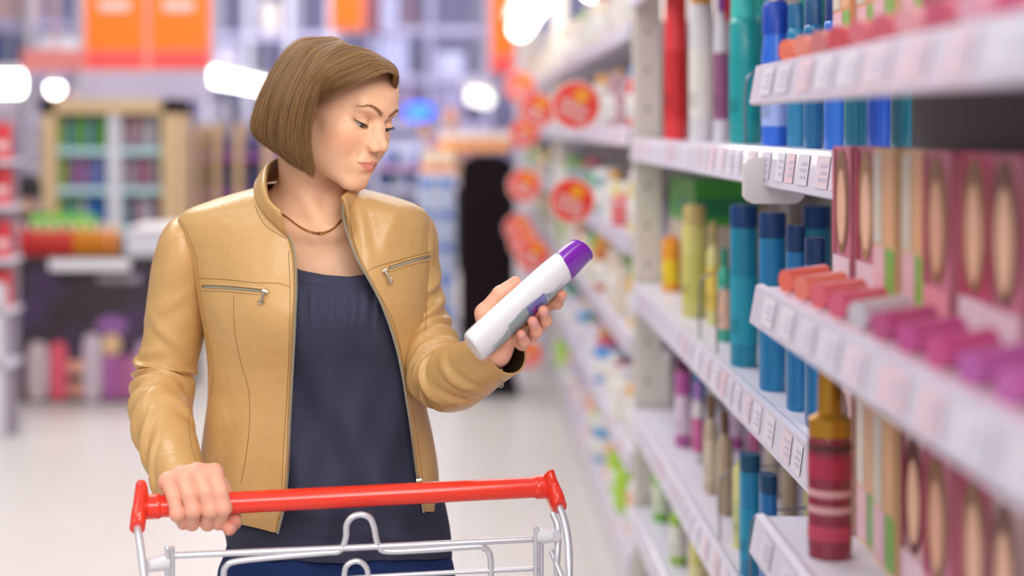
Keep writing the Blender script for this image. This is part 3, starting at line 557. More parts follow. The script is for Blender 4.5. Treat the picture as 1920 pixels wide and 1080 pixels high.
# far section goods
r = np.random.default_rng(77)
palF = {0: ['D9CFC8', 'C9B8B0', 'E0D8D0', 'C8A8A0', 'D6CBB0'], 1: ['D0C4C0', 'B08A90', 'E2DAD8', 'D8504E', 'A9A0A4'], 2: ['5A4048', 'D8D0D0', '8FB0B4', 'E0A0A0', 'C9C0C0'], 3: ['D8C878', '6FB080', 'E0DCD8', '7A9AA0', 'D86A70'],
        4: ['E0B040', 'C0703A', '8AB05A', 'E8DCD0', 'B090C0', 'D8C8B8'], 5: ['4A90D0', '5AB0C8', 'D8D0E0', 'A0C070', 'E0D8D0'], 6: ['2FA0D8', 'A8D040', 'E8B090', 'E0D8D8', 'C8B8D0', '6AA0C8']}
for sec, (ya, yb, nn) in enumerate(((4.40, 7.75, 14), (8.1, 11.5, 8))):
    for si, z in enumerate(FZ):
        for k in range(nn):
            Y = yb-(yb-ya)*(k+.5)/nn; c = palF[si+(1 if si > 1 else 0) if si < 6 else 6]; c = c[r.integers(len(c))]; c2 = ['E8E4E4', 'D8D4DC', 'C8586A', '4A8AC0', 'E0A040', '7AB050'][r.integers(6)]
            h = [.22, .19, .17, .20, .17, .17][si]*(.8+.3*r.random())
            if si == 0: h = .20
            bottle('toiletry_bottle', (.56+.02*r.random(), Y, z), round(h, 2), .11 if k % 3 else .15, .12, hx(c), hx(c2), [0, 1, 2, 3][k % 4], f"{ORD[k]} bottle from the far end, {fn[si]} shelf {'before' if sec == 0 else 'beyond'} the second post", group='bottles on the far shelves', lab=hx('E8E4E0') if k % 2 else None, rz=.0)
# ---- round red price signs on clear arms
red_s = mat('wobbler_red', hx('F0301E'), .4); rim_s = mat('wobbler_rim', hx('F6C4BE'), .4); yel_s = mat('wobbler_sun', hx('F99A16'), .4); let_s = mat('wobbler_letters', hx('FBE6E0'), .4)
def disc(m, cx_, cz, r_, y_, n=32, mi=0):
    m.add([(cx_+r_*math.cos(q_), y_, cz+r_*math.sin(q_)) for q_ in np.linspace(0, 2*PI_, n, endpoint=False)], [tuple(range(n))], mi)
def wobbler(px, py, rp, Y, label, pale=False):
    c = W(px, py, Y); R_ = rp*Y/F_PX; t = empty('round_sign', c, label, 'sign', 'round red price signs')
    m = MB(); m.lathe([(0, -.002), (R_, -.002), (R_, .002), (0, .002)], 36, cap=False); m.build('sign_disc', rim_s, t, smooth=False, M=Matrix.Rotation(PI_/2, 4, 'X'))
    m = MB(); disc(m, 0, 0, R_*.89, -.003); f = m.build('red_face', red_s, t, smooth=False)
    m = MB(); disc(m, R_*.22, R_*.36, R_*.32, -.0040); m.build('yellow_sun', yel_s, t, smooth=False)
    m = MB(); ang = -.52
    for ln in range(2):
        nl = 6; off = .06-ln*.36
        for k in range(nl):
            u0 = (-.62+ln*.06)+k*.195; u1 = u0+.15; v0, v1 = off-.135, off+.135
            def q2(u, v): x_ = (u*math.cos(ang)-v*math.sin(ang))*R_-.02*R_; z_ = (u*math.sin(ang)+v*math.cos(ang))*R_-.12*R_; return (x_, -.0050, z_)
            m.add([q2(u0, v0), q2(u0+.05, v0), q2(u0+.05, v1), q2(u0, v1)], [(0, 1, 2, 3)]); m.add([q2(u1-.045, v0), q2(u1, v0), q2(u1, v1), q2(u1-.045, v1)], [(0, 1, 2, 3)])
            m.add([q2(u0, (v1-.05) if k % 2 else v0+.08), q2(u1, (v1-.05) if k % 2 else v0+.08), q2(u1, v1 if k % 2 else v0+.13), q2(u0, v1 if k % 2 else v0+.13)], [(0, 1, 2, 3)])
    m.build('lettering', let_s, t, smooth=False)
    m = MB(); e = np.array([XS-.01-c[0], .0, 0]); m.tube([(R_*.8, .004, 0), (max(R_, e[0]*.6), .02, -.004), (e[0], .0, -.012)], .003, 6); m.build('sign_arm', cmat(hx('D8D4D8'), .2), t)
for a_ in ((1080, 197, 47, 4.15, 'larger round red sign at the top, nearest the camera'), (1073, 376, 44, 4.35, 'large round red sign below the topmost one'), (1007, 207, 35, 5.9, 'round red sign left of the topmost large one'), (983, 250, 29, 6.6, 'small round red sign below left of its neighbour'),
           (975, 163, 30, 8.2, 'pale distant round sign highest on the left'), (983, 348, 32, 6.2, 'single small round red sign level with the lower large one'), (972, 428, 27, 7.4, 'topmost of the three overlapping red signs'), (984, 455, 30, 6.8, 'middle of the three overlapping red signs'), (999, 478, 33, 6.2, 'lowest of the three overlapping red signs'), (1003, 598, 24, 7.0, 'small round red sign behind the bottle hand'), (990, 664, 27, 6.6, 'lowest small round red sign, below the hand')):
    wobbler(*a_)
# ---- the cosmetics display nearest the camera
XD = .36; ZD = {'upper': 1.622, 'middle': 1.355, 'lower': 1.075, 'bottom': .80}
for n_, z in ZD.items(): shelf('display_shelf', XD, .62, 1.735, z, .18 if n_ != 'x' else .2, f'{n_} shelf of the cosmetics display nearest the camera', .043, group='shelves of the cosmetics display', seed=11)
t = empty('display_stand', (.54, 1.18, .60), 'dark back panel of the cosmetics display', 'panel'); MB().box((0, -.55, 0), (.012, .535, 1.35)).build('back_board', cmat(hx('1C1A22'), .5), t, smooth=False); MB().box((-.17, -.55, 0), (0, .42, .08)).build('base', cmat(hx('D8D4DC')), t, smooth=False)
MB().box((-.16, -.54, -.60), (0, .40, 0)).build('plinth', cmat(hx('D0CAD4')), t, smooth=False)
skinc = ['E8B490', 'F0C0A0', 'E2A888', 'EDB898']; hairs = ['6A3A22', '8A5A34', '3A2018', 'A87848', '5A2A22']
def dye_box(X, Y0, w, z, h, kind, label, grp):
    base = ['C87088', 'E8C090', 'C8386A', 'D8B0B0', 'E8A070'][kind % 5]; d = .045; rr = np.random.default_rng(int(Y0*1000)+kind)
    t = empty('hair_dye_box', (X, Y0+w/2, z), label, 'box', grp)
    MB().box((0, -w/2, 0), (d, w/2, h)).build('carton', cmat(hx(base), .35), t, smooth=False)
    def panel(nm, y0, y1, z0, z1, c, L=.0008):
        m = MB(); m.add([(-L, y0*w, z0*h), (-L, y1*w, z0*h), (-L, y1*w, z1*h), (-L, y0*w, z1*h)], [(0, 1, 2, 3)]); m.build(nm, cmat(hx(c), .35), t, smooth=False)
    def oval(nm, yc, zc, ry, rz, c, L):
        m = MB(); m.add([(-L, yc*w+ry*w*math.cos(q_), zc*h+rz*h*math.sin(q_)) for q_ in np.linspace(0, 2*PI_, 24, endpoint=False)], [tuple(range(24))]); m.build(nm, cmat(hx(c), .35), t, smooth=False)
    if kind % 5 in (0, 2, 3):
        oval('portrait_hair', -.02, .62, .40, .36, hairs[rr.integers(5)], .0010); oval('portrait_face', -.02, .58, .24, .26, skinc[rr.integers(4)], .0014); panel('colour_band', .34, .48, .25, .98, ['B8305A', '9A2A50', 'C85070'][rr.integers(3)], .0016); panel('lower_print', -.48, .48, .02, .24, ['E8C8D4', 'E890A0', 'D8A8C0'][rr.integers(3)], .0012)
    else:
        panel('upper_print', -.48, .05, .40, .97, 'E6B07E'); panel('side_print', .08, .48, .40, .97, 'D8D0C0'); panel('leaf_print', -.48, -.08, .03, .38, '7AB84A'); panel('lower_print', -.05, .48, .03, .38, 'E8B8C0')
    # the end of the carton, turned to the camera
    m = MB(); m.add([(.003, -w/2-.0008, .02*h), (d-.003, -w/2-.0008, .02*h), (d-.003, -w/2-.0008, .97*h), (.003, -w/2-.0008, .97*h)], [(0, 1, 2, 3)]); m.build('end_print', cmat(hx(['D89A9A', 'E8C8A0', 'C04068', 'E0C0B0', 'E0A080'][kind % 5]), .35), t, smooth=False)
kinds = {'middle': [0, 0, 1, 1, 0, 2, 0, 2, 3, 0, 2, 3], 'lower': [3, 1, 1, 3, 0, 2, 3, 0, 2, 0, 3, 2], 'upper': [4, 4, 1, 1, 0, 3, 2, 0, 3, 2, 0, 1], 'bottom': [0, 1, 2, 3, 0, 1, 2, 3, 0, 1, 2, 3]}
for n_, ks in kinds.items():
    for i, kd in enumerate(ks):
        Y0 = 1.655-i*.085
        if n_ == 'lower' and i == 0: pass
        dye_box(.455 if i % 2 else .450, Y0, .078, ZD[n_], .172 if n_ != 'lower' else .165, kd, f'{ORD[i]} hair dye box from the far end on the {n_} display shelf', 'hair dye boxes on the cosmetics display')
# colour sample rolls lying along the front of the display shelves
for n_, z, cols in (('middle', ZD['middle'], ['E86A5A', 'E87A6A', 'E06070', 'D85A7A', 'C8C0C8', 'B8487E', 'C04A8C', 'C84A88', 'B85AA4', 'C060A8', 'A83C70']), ('upper', ZD['upper'], ['E87A60', 'E08A78', 'C87A78', 'C8505A', 'D0707A', 'C86070', 'D89AA0', 'C05A70', 'D8A0B0', 'C86080', 'D07090'])):
    for i, c in enumerate(cols):
        Y = 1.66-i*.075; t = empty('colour_sample', (.395, Y, z), f"{ORD[i]} glossy colour sample roll from the far end on the {n_} display shelf", 'sample', 'colour sample rolls on the display')
        m = MB(); m.tube([(-.022, -.010, .016), (.030, .014, .020)], [.0135, .0135], 16); m.build('hair_roll', cmat(hx(c), .12, coat=.6), t)
        MB().box((-.026, -.028, 0), (.034, .028, .004)).build('base_card', cmat(hx('D8B8C0')), t, smooth=False)
# the gold-capped bottle on the lower display shelf
t = empty('oil_bottle', (.405, 1.575, 1.0755), 'dark red bottle with a gold cap on the lower display shelf', 'bottle'); b, c = MB(), MB()
b.lathe([(0, 0), (1, 0), (1, .128), (.9, .133), (0, .133)], 24, sx=.024, sy=.021, cap=False); b.build('bottle_body', cmat(hx('8A2038'), .2, coat=.5), t)
c.lathe([(0, .133), (.98, .133), (.98, .152), (.55, .158), (.52, .205), (0, .206)], 24, sx=.024, sy=.021, cap=False); c.build('gold_cap', cmat(hx('C08A2A'), .3, metal=.6), t)
for k, (z0, z1, c_) in enumerate(((.02, .036, 'C0405A'), (.05, .058, 'D8A0A0'), (.068, .076, 'D8A0A0'), (.088, .112, 'B02A48'), (.118, .126, '5A2A20'))):
    m = MB(); m.lathe([(1.01, z0), (1.01, z1)], 24, sx=.024, sy=.021, cap=False); m.build('label_band', cmat(hx(c_), .4), t)
# ------------------------------------------------------------------ the shopper: body
def rotm(y, p, r):
    cy, sy = math.cos(y), math.sin(y); cp, sp = math.cos(p), math.sin(p); c, s = math.cos(r), math.sin(r)
    return np.array([[cy, -sy, 0], [sy, cy, 0], [0, 0, 1]])@np.array([[1, 0, 0], [0, cp, -sp], [0, sp, cp]])@np.array([[c, 0, s], [0, 1, 0], [-s, 0, c]])
HR = rotm(math.radians(52), math.radians(18), math.radians(6)); HS = .93; HC = np.array([-.180, 2.10, 1.575])
def h2w(q): return (np.asarray(q, float)*HS)@HR.T+HC
def w2h(p): return ((p-HC)@HR)/HS
def mirror(f, q, *a):
    """the same shape on both sides of the face"""
    m = q.copy(); m[:, 0] = -np.abs(m[:, 0]); return f(m, *a)
def snap(P):
    """move points of the face (right half) to the skin along the view depth of the face"""
    P = np.array(P, float)
    for _ in range(30):
        m = P.copy(); m[:, 0] = -np.abs(m[:, 0]); P[:, 1] += .7*head_sdf(m)
    return P
EYE_C = np.array([-.0305, -.0660, .000]); EYE_R = .0122
SLOT_R = np.array([[math.cos(.18), 0, math.sin(.18)], [0, 1, 0], [-math.sin(.18), 0, math.cos(.18)]])
def head_sdf(q):
    s = q.copy(); s[:, 0] = -np.abs(s[:, 0])                       # one half, mirrored
    d = ell(q, (0, .016, .030), (.0730, .088, .072))
    d = smin(d, ell(q, (0, -.029, .040), (.058, .057, .050)), .02)      # forehead
    d = smin(d, ell(q, (0, -.024, -.024), (.060, .060, .074)), .02)     # face
    d = smin(d, ell(s, (-.036, -.044, -.030), (.027, .030, .030)), .015)  # cheek
    d = smin(d, ell(s, (-.043, -.042, -.020), (.016, .018, .012)), .016)   # cheekbone
    d = smin(d, rcone(s, (-.050, .006, -.050), (-.013, -.066, -.096), .018, .0135), .022)   # jaw
    d = smin(d, ell(s, (-.034, -.034, -.052), (.024, .032, .028)), .02)
    d = smin(d, ell(q, (0, -.030, -.070), (.040, .046, .034)), .02)
    d = smin(d, ell(q, (0, -.0700, -.0945), (.0160, .0150, .0140)), .014)   # chin
    d = smin(d, ell(q, (0, -.0700, -.0620), (.027, .0210, .024)), .014)     # mouth area
    d = smin(d, rcone(s, (-.014, -.0782, .0225), (-.038, -.0700, .025), .0064, .0060), .014)   # brow ridge
    d = smin(d, ell(q, (0, -.0735, .0240), (.016, .0110, .014)), .012)
    d = smax(d, -ell(s, (-.0300, -.0900, .0015), (.0185, .0170, .0125)), .010)   # eye sockets
    d = smax(d, -ell(q, (0, -.1005, .006), (.010, .012, .010)), .008)
    d = smin(d, rcone(q, (0, -.0790, .006), (0, -.0985, -.0235), .0054, .0066), .009)   # nose
    d = smin(d, rcone(s, (-.0050, -.0835, -.006), (-.0085, -.0875, -.0290), .0058, .0068), .010)
    d = smin(d, sph(q, (0, -.1018, -.0280), .0084), .008)
    d = smin(d, ell(s, (-.0098, -.0910, -.0345), (.0066, .0105, .0064)), .0055)      # nostril wings
    d = smin(d, ell(q, (0, -.0920, -.0350), (.0042, .0105, .0034)), .004)
    d = smax(d, -ell(s, (-.0072, -.0935, -.0400), (.0038, .0068, .0046)), .0016)
    d = smax(d, -rcone(s, (-.0185, -.0880, -.0400), (-.0235, -.0830, -.0520), .0016), .008)
    d = smax(d, -rcone(q, (0, -.0965, -.0450), (0, -.0945, -.0530), .0018), .003)
    # lips
    d = smin(d, rcone(s, (-.0035, -.0895, -.0578), (-.0195, -.0810, -.0617), .0046, .0018), .003)
    d = smin(d, rcone(s, (0, -.0880, -.0672), (-.0140, -.0830, -.0655), .0062, .0028), .003)
    d = smax(d, -rcone(s, (0, -.0962, -.0622), (-.0225, -.0832, -.0628), .0016, .0010), .0014)
    d = smax(d, -ell(q, (0, -.0905, -.0785), (.014, .0060, .0045)), .006)
    # eyelids
    lid = ell(s, EYE_C, (.0143, .0140, .0135))
    d = smin(d, lid, .0035)
    d = smax(d, -rcone(s, (-.0440, -.0710, .0050), (-.0310, -.0795, .0100), .0013), .004)
    d = smax(d, -rcone(s, (-.0310, -.0795, .0100), (-.0190, -.0765, .0060), .0013), .003)    # lid crease
    d = smax(d, -ell(s, (-.0312, -.0765, -.0052), (.0142, .0100, .0031), SLOT_R), .0012)
    # ear
    e = ell(s, (-.0715, .010, -.006), (.0065, .015, .028)); d = smin(d, e, .006)
    return d
NK = [W(580, 300, 2.150), W(592, 450, 2.175)]
def arm_pts(L): return [W(*a) for a in L]
ARM_R = arm_pts([(392, 445, 2.17), (305, 728, 2.16), (342, 908, 1.960)])        # shoulder, elbow, wrist: the arm on the cart
ARM_L = arm_pts([(752, 440, 2.185), (822, 715, 2.105), (925, 655, 1.945)])        # the arm that holds the bottle
HIPZ = .90
def trunk_sdf(p):
    d = rcone(p, NK[0], NK[1], .047, .050)
    d = smin(d, rcone(p, W(548, 320, 2.135), W(606, 428, 2.100), .013, .009), .010)     # neck muscles
    d = smin(d, rcone(p, W(640, 330, 2.15), W(618, 428, 2.100), .011, .009), .010)
    d = smin(d, ell(p, W(592, 560, 2.185), (.142, .098, .185)), .035)
    d = smin(d, rcone(p, W(600, 440, 2.175), ARM_R[0], .050, .050), .04)
    d = smin(d, rcone(p, W(600, 440, 2.175), ARM_L[0], .050, .050), .04)
    d = smin(d, rcone(p, W(588, 438, 2.104), W(440, 415, 2.135), .0075), .018)           # collar bones
    d = smin(d, rcone(p, W(625, 436, 2.104), W(745, 405, 2.135), .0075), .018)
    d = smin(d, sph(p, W(528, 610, 2.125), .052), .04)
    d = smin(d, sph(p, W(664, 610, 2.125), .052), .04)
    d = smin(d, ell(p, W(598, 790, 2.18), (.118, .085, .20)), .05)
    d = smin(d, ell(p, W(630, 1040, 2.19), (.150, .100, .13)), .06)
    return d
# ---- hands: each finger is a chain of joints in metres, thumb last
def chain(p, J, R, k=.003):
    d = rcone(p, J[0], J[1], R[0], R[1])
    for i in range(1, len(J)-1): d = smin(d, rcone(p, J[i], J[i+1], R[i], R[i+1]), k)
    return d
BAR_A, BAR_B = W(268, 951, 1.885), W(1032, 912, 1.985)      # axis of the trolley's handle
BAR_R = .0145
bar_d = (BAR_B-BAR_A)/np.linalg.norm(BAR_B-BAR_A)
UP = np.array([0, 0, 1.0]); bar_f = np.cross(UP, bar_d); bar_f = -bar_f if bar_f[1] > 0 else bar_f     # towards the camera
bar_f /= np.linalg.norm(bar_f); bar_u = np.cross(bar_d, bar_f); bar_u = bar_u if bar_u[2] > 0 else -bar_u
def bp(px, r, ang):
    """a point round the handle: px across the photograph, r from its axis, ang from the top towards the camera"""
    t = (px-268)/(1032-268.)
    return BAR_A+(BAR_B-BAR_A)*t+r*(math.cos(ang)*bar_u+math.sin(ang)*bar_f)
D2 = math.radians
HAND_R = []      # (joints, radii) for the right hand, which closes over the handle from above
for kx, px2, ang2, px3, ang3, px4, ang4, rr, lift in (
        (396, 412, 88, 404, 152, 398, 215, .0104, .013),     # index
        (366, 389, 90, 384, 152, 380, 215, .0107, .0145),     # middle
        (338, 358, 90, 356, 150, 352, 212, .0102, .012),     # ring
        (312, 330, 98, 341, 148, 344, 195, .0090, .006)):    # little
    R0 = BAR_R+rr*.92
    HAND_R.append(([bp(kx, R0+lift+.006, D2(8)), bp(px2+(kx-px2)*.35, R0+lift*.75, D2(50)), bp(px2, R0+.005, D2(ang2)), bp(px3, R0+.001, D2(ang3)), bp(px4, R0, D2(ang4))],
                   [rr*1.12, rr*1.03, rr*1.0, rr*.94, rr*.80]))
WR_R = ARM_R[2]
THUMB_R = ([WR_R+np.array([.016, -.010, .000]), bp(405, BAR_R+.018, D2(-62)), bp(430, BAR_R+.013, D2(-120)), bp(431, BAR_R+.014, D2(-170)), bp(423, BAR_R+.020, D2(-208))],
           [.015, .0135, .0105, .0102, .0088])
def hand_r_sdf(p):
    d = rcone(p, ARM_R[1], WR_R, .034, .0235)
    kn = [h[0][0] for h in HAND_R]
    for i, r in ((0, .0150), (1, .0155), (2, .0150), (3, .0135)):
        d = smin(d, rcone(p, WR_R+np.array([.004-.006*i*.6, 0, -.004]), kn[i], .0200, r*.86), .010)
    for i in range(3): d = smin(d, rcone(p, kn[i]-bar_u*.002, kn[i+1]-bar_u*.002, .0105), .006)
    d = smin(d, chain(p, *[x[:3] for x in THUMB_R]), .012)
    f = None
    for J, R in HAND_R:
        c = chain(p, J, R)
        c = smin(c, sph(p, J[2], R[2]*1.06), .004)
        f = c if f is None else np.minimum(f, c)
    d = smin(d, f, .0018)
    d = smin(d, chain(p, [THUMB_R[0][i] for i in (1, 2, 3, 4)], [THUMB_R[1][i] for i in (1, 2, 3, 4)]), .004)
    return d
# ---- the bottle and the hand that holds it
BOT_A, BOT_B = W(886, 653, 1.885), W(1056, 500, 1.93)            # foot and shoulder of the white bottle, along its axis
bot_d = (BOT_B-BOT_A)/np.linalg.norm(BOT_B-BOT_A)
bot_n = np.array([.30, -1, .18]); bot_n -= bot_d*np.dot(bot_n, bot_d); bot_n /= np.linalg.norm(bot_n)   # its narrow side faces the camera
bot_w = np.cross(bot_d, bot_n)                                      # across, as seen: down to the right
if bot_w[0] < 0: bot_w = -bot_w
BOT_L = np.linalg.norm(BOT_B-BOT_A)
def bt(a, w, n):
    """a point by the bottle: a along it from the foot, w across to the lower right, n towards the camera (metres)"""
    return BOT_A+bot_d*a+bot_w*w+bot_n*n
HAND_L = [
    ([(.105, .004, -.046), (.122, .031, -.036), (.133, .0345, -.018), (.141, .0285, -.003)], [.0095, .0088, .0082, .0072]),
    ([(.090, .012, -.048), (.098, .043, -.028), (.101, .0385, .000), (.103, .0235, .0150)], [.0098, .0092, .0086, .0074]),
    ([(.073, .020, -.047), (.078, .046, -.024), (.081, .041, .000), (.083, .0245, .0140)], [.0095, .0088, .0082, .0071]),
    ([(.056, .026, -.042), (.059, .045, -.020), (.060, .040, -.002), (.0605, .0280, .0095)], [.0086, .0078, .0072, .0062])]
HAND_L = [([bt(*j) for j in J], R) for J, R in HAND_L]
THUMB_L = ([bt(.026, .004, -.052), bt(.052, -.016, -.044), bt(.082, -.0255, -.030), bt(.108, -.0235, -.026)], [.015, .0130, .0100, .0082])
def hand_l_sdf(p):
    w = ARM_L[2]; d = rcone(p, ARM_L[1], w, .026, .024)
    for i, (J, R) in enumerate(HAND_L):
        d = smin(d, rcone(p, w+bot_w*(.004*i-.006), J[0], .018, .0125), .010)
    for i in range(3): d = smin(d, rcone(p, HAND_L[i][0][0], HAND_L[i+1][0][0], .0115), .006)
    d = smin(d, rcone(p, w, THUMB_L[0][1], .018, .014), .012)
    d = smin(d, chain(p, THUMB_L[0][1:], THUMB_L[1][1:]), .006)
    f = None
    for J, R in HAND_L:
        c = chain(p, J, R); f = c if f is None else np.minimum(f, c)
    return smin(d, f, .004)
def box_d(p, c, r):
    q = np.abs(p-c)-r; return np.linalg.norm(np.maximum(q, 0), axis=1)+np.minimum(q.max(1), 0)
def head_world(p): return head_sdf(w2h(p))*HS
def upper_sdf(p):
    d = smin(head_world(p), trunk_sdf(p), .022)
    return smin(smin(d, rcone(p, ARM_R[0], ARM_R[1], .038, .034), .02), rcone(p, ARM_L[0], (ARM_L[0]+ARM_L[1])/2-np.array([.018, 0, 0]), .022, .016), .02)
def coarse_sdf(p):
    d = trunk_sdf(p)
    for a, b, r1, r2 in ((ARM_R[0], ARM_R[1], .038, .034), (ARM_L[0], (ARM_L[0]+ARM_L[1])/2-np.array([.018, 0, 0]), .022, .016), ((ARM_L[0]+ARM_L[1])/2-np.array([.018, 0, 0]), ARM_L[1], .016, .024), (ARM_R[1], ARM_R[2], .034, .0235), (ARM_L[1], ARM_L[2], .026, .024)):
        d = smin(d, rcone(p, a, b, r1, r2), .02)
    return d
z_cut = EYE-(575-CY)*2.13/F_PX
RES = .0015
pieces = [polygonize(upper_sdf, (-.50, 1.95, z_cut), (.10, 2.34, 1.72), RES)]
pieces.append(polygonize(coarse_sdf, (-.60, 1.80, .72), (.20, 2.40, z_cut), .005))
hr_lo, hr_hi = bp(362, 0, 0)+[-.075, -.07, -.055], bp(362, 0, 0)+[.075, .09, .075]
hl_lo, hl_hi = bt(.075, .01, -.02)+[-.085, -.075, -.085], bt(.075, .01, -.02)+[.085, .09, .085]
pieces.append(polygonize(hand_r_sdf, hr_lo, hr_hi, .0012)); pieces.append(polygonize(hand_l_sdf, hl_lo, hl_hi, .0012))
V, Q = pieces[1]; c = V[Q].mean(1)
Q = Q[~(((c > hr_lo) & (c < hr_hi)).all(1) | ((c > hl_lo) & (c < hl_hi)).all(1))]; pieces[1] = (V, Q)
off = np.cumsum([0]+[len(v) for v, _ in pieces])
BV = np.concatenate([v for v, _ in pieces]); BQ = np.concatenate([q+o for (_, q), o in zip(pieces, off)])
PLOC = np.array([-.215, 2.16, 0.0])
person = empty('person', PLOC, 'woman in a tan leather jacket reading a shampoo bottle behind the trolley', 'person')
skin = mat('skin', (.80, .52, .40), .45, sub=.12, spec=.4)
body = np_mesh('body', BV-PLOC, BQ, skin, person)
# skin colours: lips, brows, lashes' line, nails, flush; painted shade in lid creases and mouth
q = w2h(BV); s = q.copy(); s[:, 0] = -np.abs(s[:, 0])
base = np.tile(np.array(hx('EFBA94')), (len(BV), 1))
def blend(mask, colr):
    global base
    m = np.clip(mask, 0, 1)[:, None]; base = base*(1-m)+np.array(colr)*m
inhead = off[0:1].size and (np.arange(len(BV)) < off[1])
def near(d, r, soft): return np.clip((r-d)/soft+.5, 0, 1)*inhead
blend(.45*near(ell(s, (-.046, -.055, -.034), (.022, .03, .020)), .0, .024), hx('DE8A6C'))
blend(.30*near(sph(q, (0, -.106, -.034), .009), 0, .012), hx('DE9884'))
blend(.25*near(sph(q, (0, -.086, -.100), .010), 0, .016), hx('DE9A84'))
l1, l2, l3, l4 = snap([(-.003, -.10, -.0578), (-.0215, -.095, -.0620), (0, -.1, -.0678), (-.0185, -.095, -.0642)])
lip = np.minimum(rcone(s, l1, l2, .0040, .0010), rcone(s, l3, l4, .0058, .0012))
blend(.9*near(lip, 0, .0022), hx('D4766E'))
sa, sb, sc_ = snap([(-.0450, -.080, .003), (-.031, -.09, .0095), (-.0195, -.09, .005)])
lid = np.minimum(rcone(s, sa, sb, .006), rcone(s, sb, sc_, .006))
blend(.38*near(lid, 0, .008), hx('A9654A'))
blend(.45*near(np.minimum(rcone(s, sa, sb, .0012), rcone(s, sb, sc_, .0012)), 0, .0025), hx('8F4F38'))  # shade of the lid crease, put into the skin colour
bt_ = np.linspace(0, 1, 14)
brow_pts = snap(cr([(-.0110, -.0900, .0195), (-.022, -.0850, .0260), (-.034, -.0800, .0285), (-.0475, -.0700, .0230)], 14))
bd = np.full(len(BV), 1.0)
for i in range(13):
    bd = np.minimum(bd, rcone(s, brow_pts[i], brow_pts[i+1], (.0040-.0032*bt_[i]), (.0040-.0032*bt_[i+1])))
blend(.86*near(bd, .0000, .0024), hx('93603E'))
seam_d = np.abs(s[:, 2]*0+rcone(s, (0, -.0962, -.0622), (-.0235, -.0832, -.0628), .0005))
blend(.75*near(seam_d, .0006, .0012), hx('8A3F38'))  # shade in the groove between the lips, put into the colour
isR = (np.arange(len(BV)) >= off[2]) & (np.arange(len(BV)) < off[3]); isL = np.arange(len(BV)) >= off[3]
blend(.50*(isR | isL), hx('E8A08E'))
def flush(pt, r, k, sel): blend(k*np.clip((r-np.linalg.norm(BV-pt, axis=1))/(r*.7), 0, 1)*sel, hx('D9766A'))
for J, R in HAND_R:
    for j in J[2:4]: flush(j, .016, .35, isR)
    flush(J[0], .02, .25, isR)
for J, R in HAND_L+[THUMB_L]: flush(J[-1], .016, .5, isL)
flush(THUMB_R[0][-1], .018, .5, isR)
col_attr(body, 'skin_colour', base)
nt = skin.node_tree; at = nt.nodes.new('ShaderNodeVertexColor'); at.layer_name = 'skin_colour'
tc = nt.nodes.new('ShaderNodeTexCoord'); nz = nt.nodes.new('ShaderNodeTexNoise'); nz.inputs['Scale'].default_value = 45; nz.inputs['Detail'].default_value = 5
mr = nt.nodes.new('ShaderNodeMapRange'); mr.inputs[3].default_value = .93; mr.inputs[4].default_value = 1.06
vm = nt.nodes.new('ShaderNodeVectorMath'); vm.operation = 'SCALE'
nt.links.new(tc.outputs['Object'], nz.inputs['Vector']); nt.links.new(nz.outputs['Fac'], mr.inputs[0]); nt.links.new(mr.outputs[0], vm.inputs['Scale'])
nt.links.new(at.outputs[0], vm.inputs[0]); nt.links.new(vm.outputs[0], nt.nodes['Principled BSDF'].inputs['Base Color'])
n2 = nt.nodes.new('ShaderNodeTexNoise'); n2.inputs['Scale'].default_value = 900; n2.inputs['Detail'].default_value = 2; nt.links.new(tc.outputs['Object'], n2.inputs['Vector'])
bpn = nt.nodes.new('ShaderNodeBump'); bpn.inputs['Strength'].default_value = .12; bpn.inputs['Distance'].default_value = .001
nt.links.new(n2.outputs['Fac'], bpn.inputs['Height']); nt.links.new(bpn.outputs[0], nt.nodes['Principled BSDF'].inputs['Normal'])
# eyes, looking down
white = mat('eye_white', hx('B9A8A0'), .2); iris = mat('iris', hx('4A3526'), .15, coat=.6); pupil = mat('pupil', (.005, .004, .004), .1, coat=.6)
for sx in (-1, 1):
    m = MB(); ce = EYE_C*[sx, 1, 1]
    look = np.array([.06, -1, -.72]); look /= np.linalg.norm(look); a1 = np.cross(look, (1, 0, 0)); a1 /= np.linalg.norm(a1); a2 = np.cross(look, a1)
    th = np.linspace(0, np.pi, 30); ph = np.linspace(0, 2*np.pi, 30, endpoint=False)
    P = np.array([[ce+EYE_R*(1.0+.05*max(0, 1-t/.5))*(math.cos(t)*look+math.sin(t)*(math.cos(f)*a1+math.sin(f)*a2)) for f in ph] for t in th])
    m.grid(h2w(P.reshape(-1, 3)).reshape(P.shape)-PLOC, 0, wv=True)
    m.m = [2 if f[0]//30 < 2 else (1 if f[0]//30 < 5 else 0) for f in m.f]
    m.build('eye', [white, iris, pupil], person)
lash_m = mat('lashes', (.012, .008, .006), .5)
for sx in (-1, 1):
    m = MB()
    P = cr([(.0452, -.0684, .0018), (.0400, -.0768, .0000), (.0320, -.0802, -.0018), (.0240, -.0790, -.0032), (.0178, -.0745, -.0040)], 24)*[sx, 1, 1]
    m.tube(h2w(P)-PLOC, np.interp(np.linspace(0, 1, 24), [0, .3, .8, 1], [.0006, .0011, .0009, .0003]), 6)
    for t in np.linspace(.0, .88, 30):
        p0 = P[int(t*23)]; out = np.array([sx*(.75-t)*.9, -1, -.45]); out /= np.linalg.norm(out)
        L = .0068*(1-.3*t)
        k = [p0, p0+out*L*.5+[0, 0, -.0006], p0+out*L+[0, 0, .0016]]
        m.tube(h2w(cr(k, 5))-PLOC, [.00016, .00015, .00012, .00008, .00004], 4)
    m.build('eyelashes', lash_m, person)
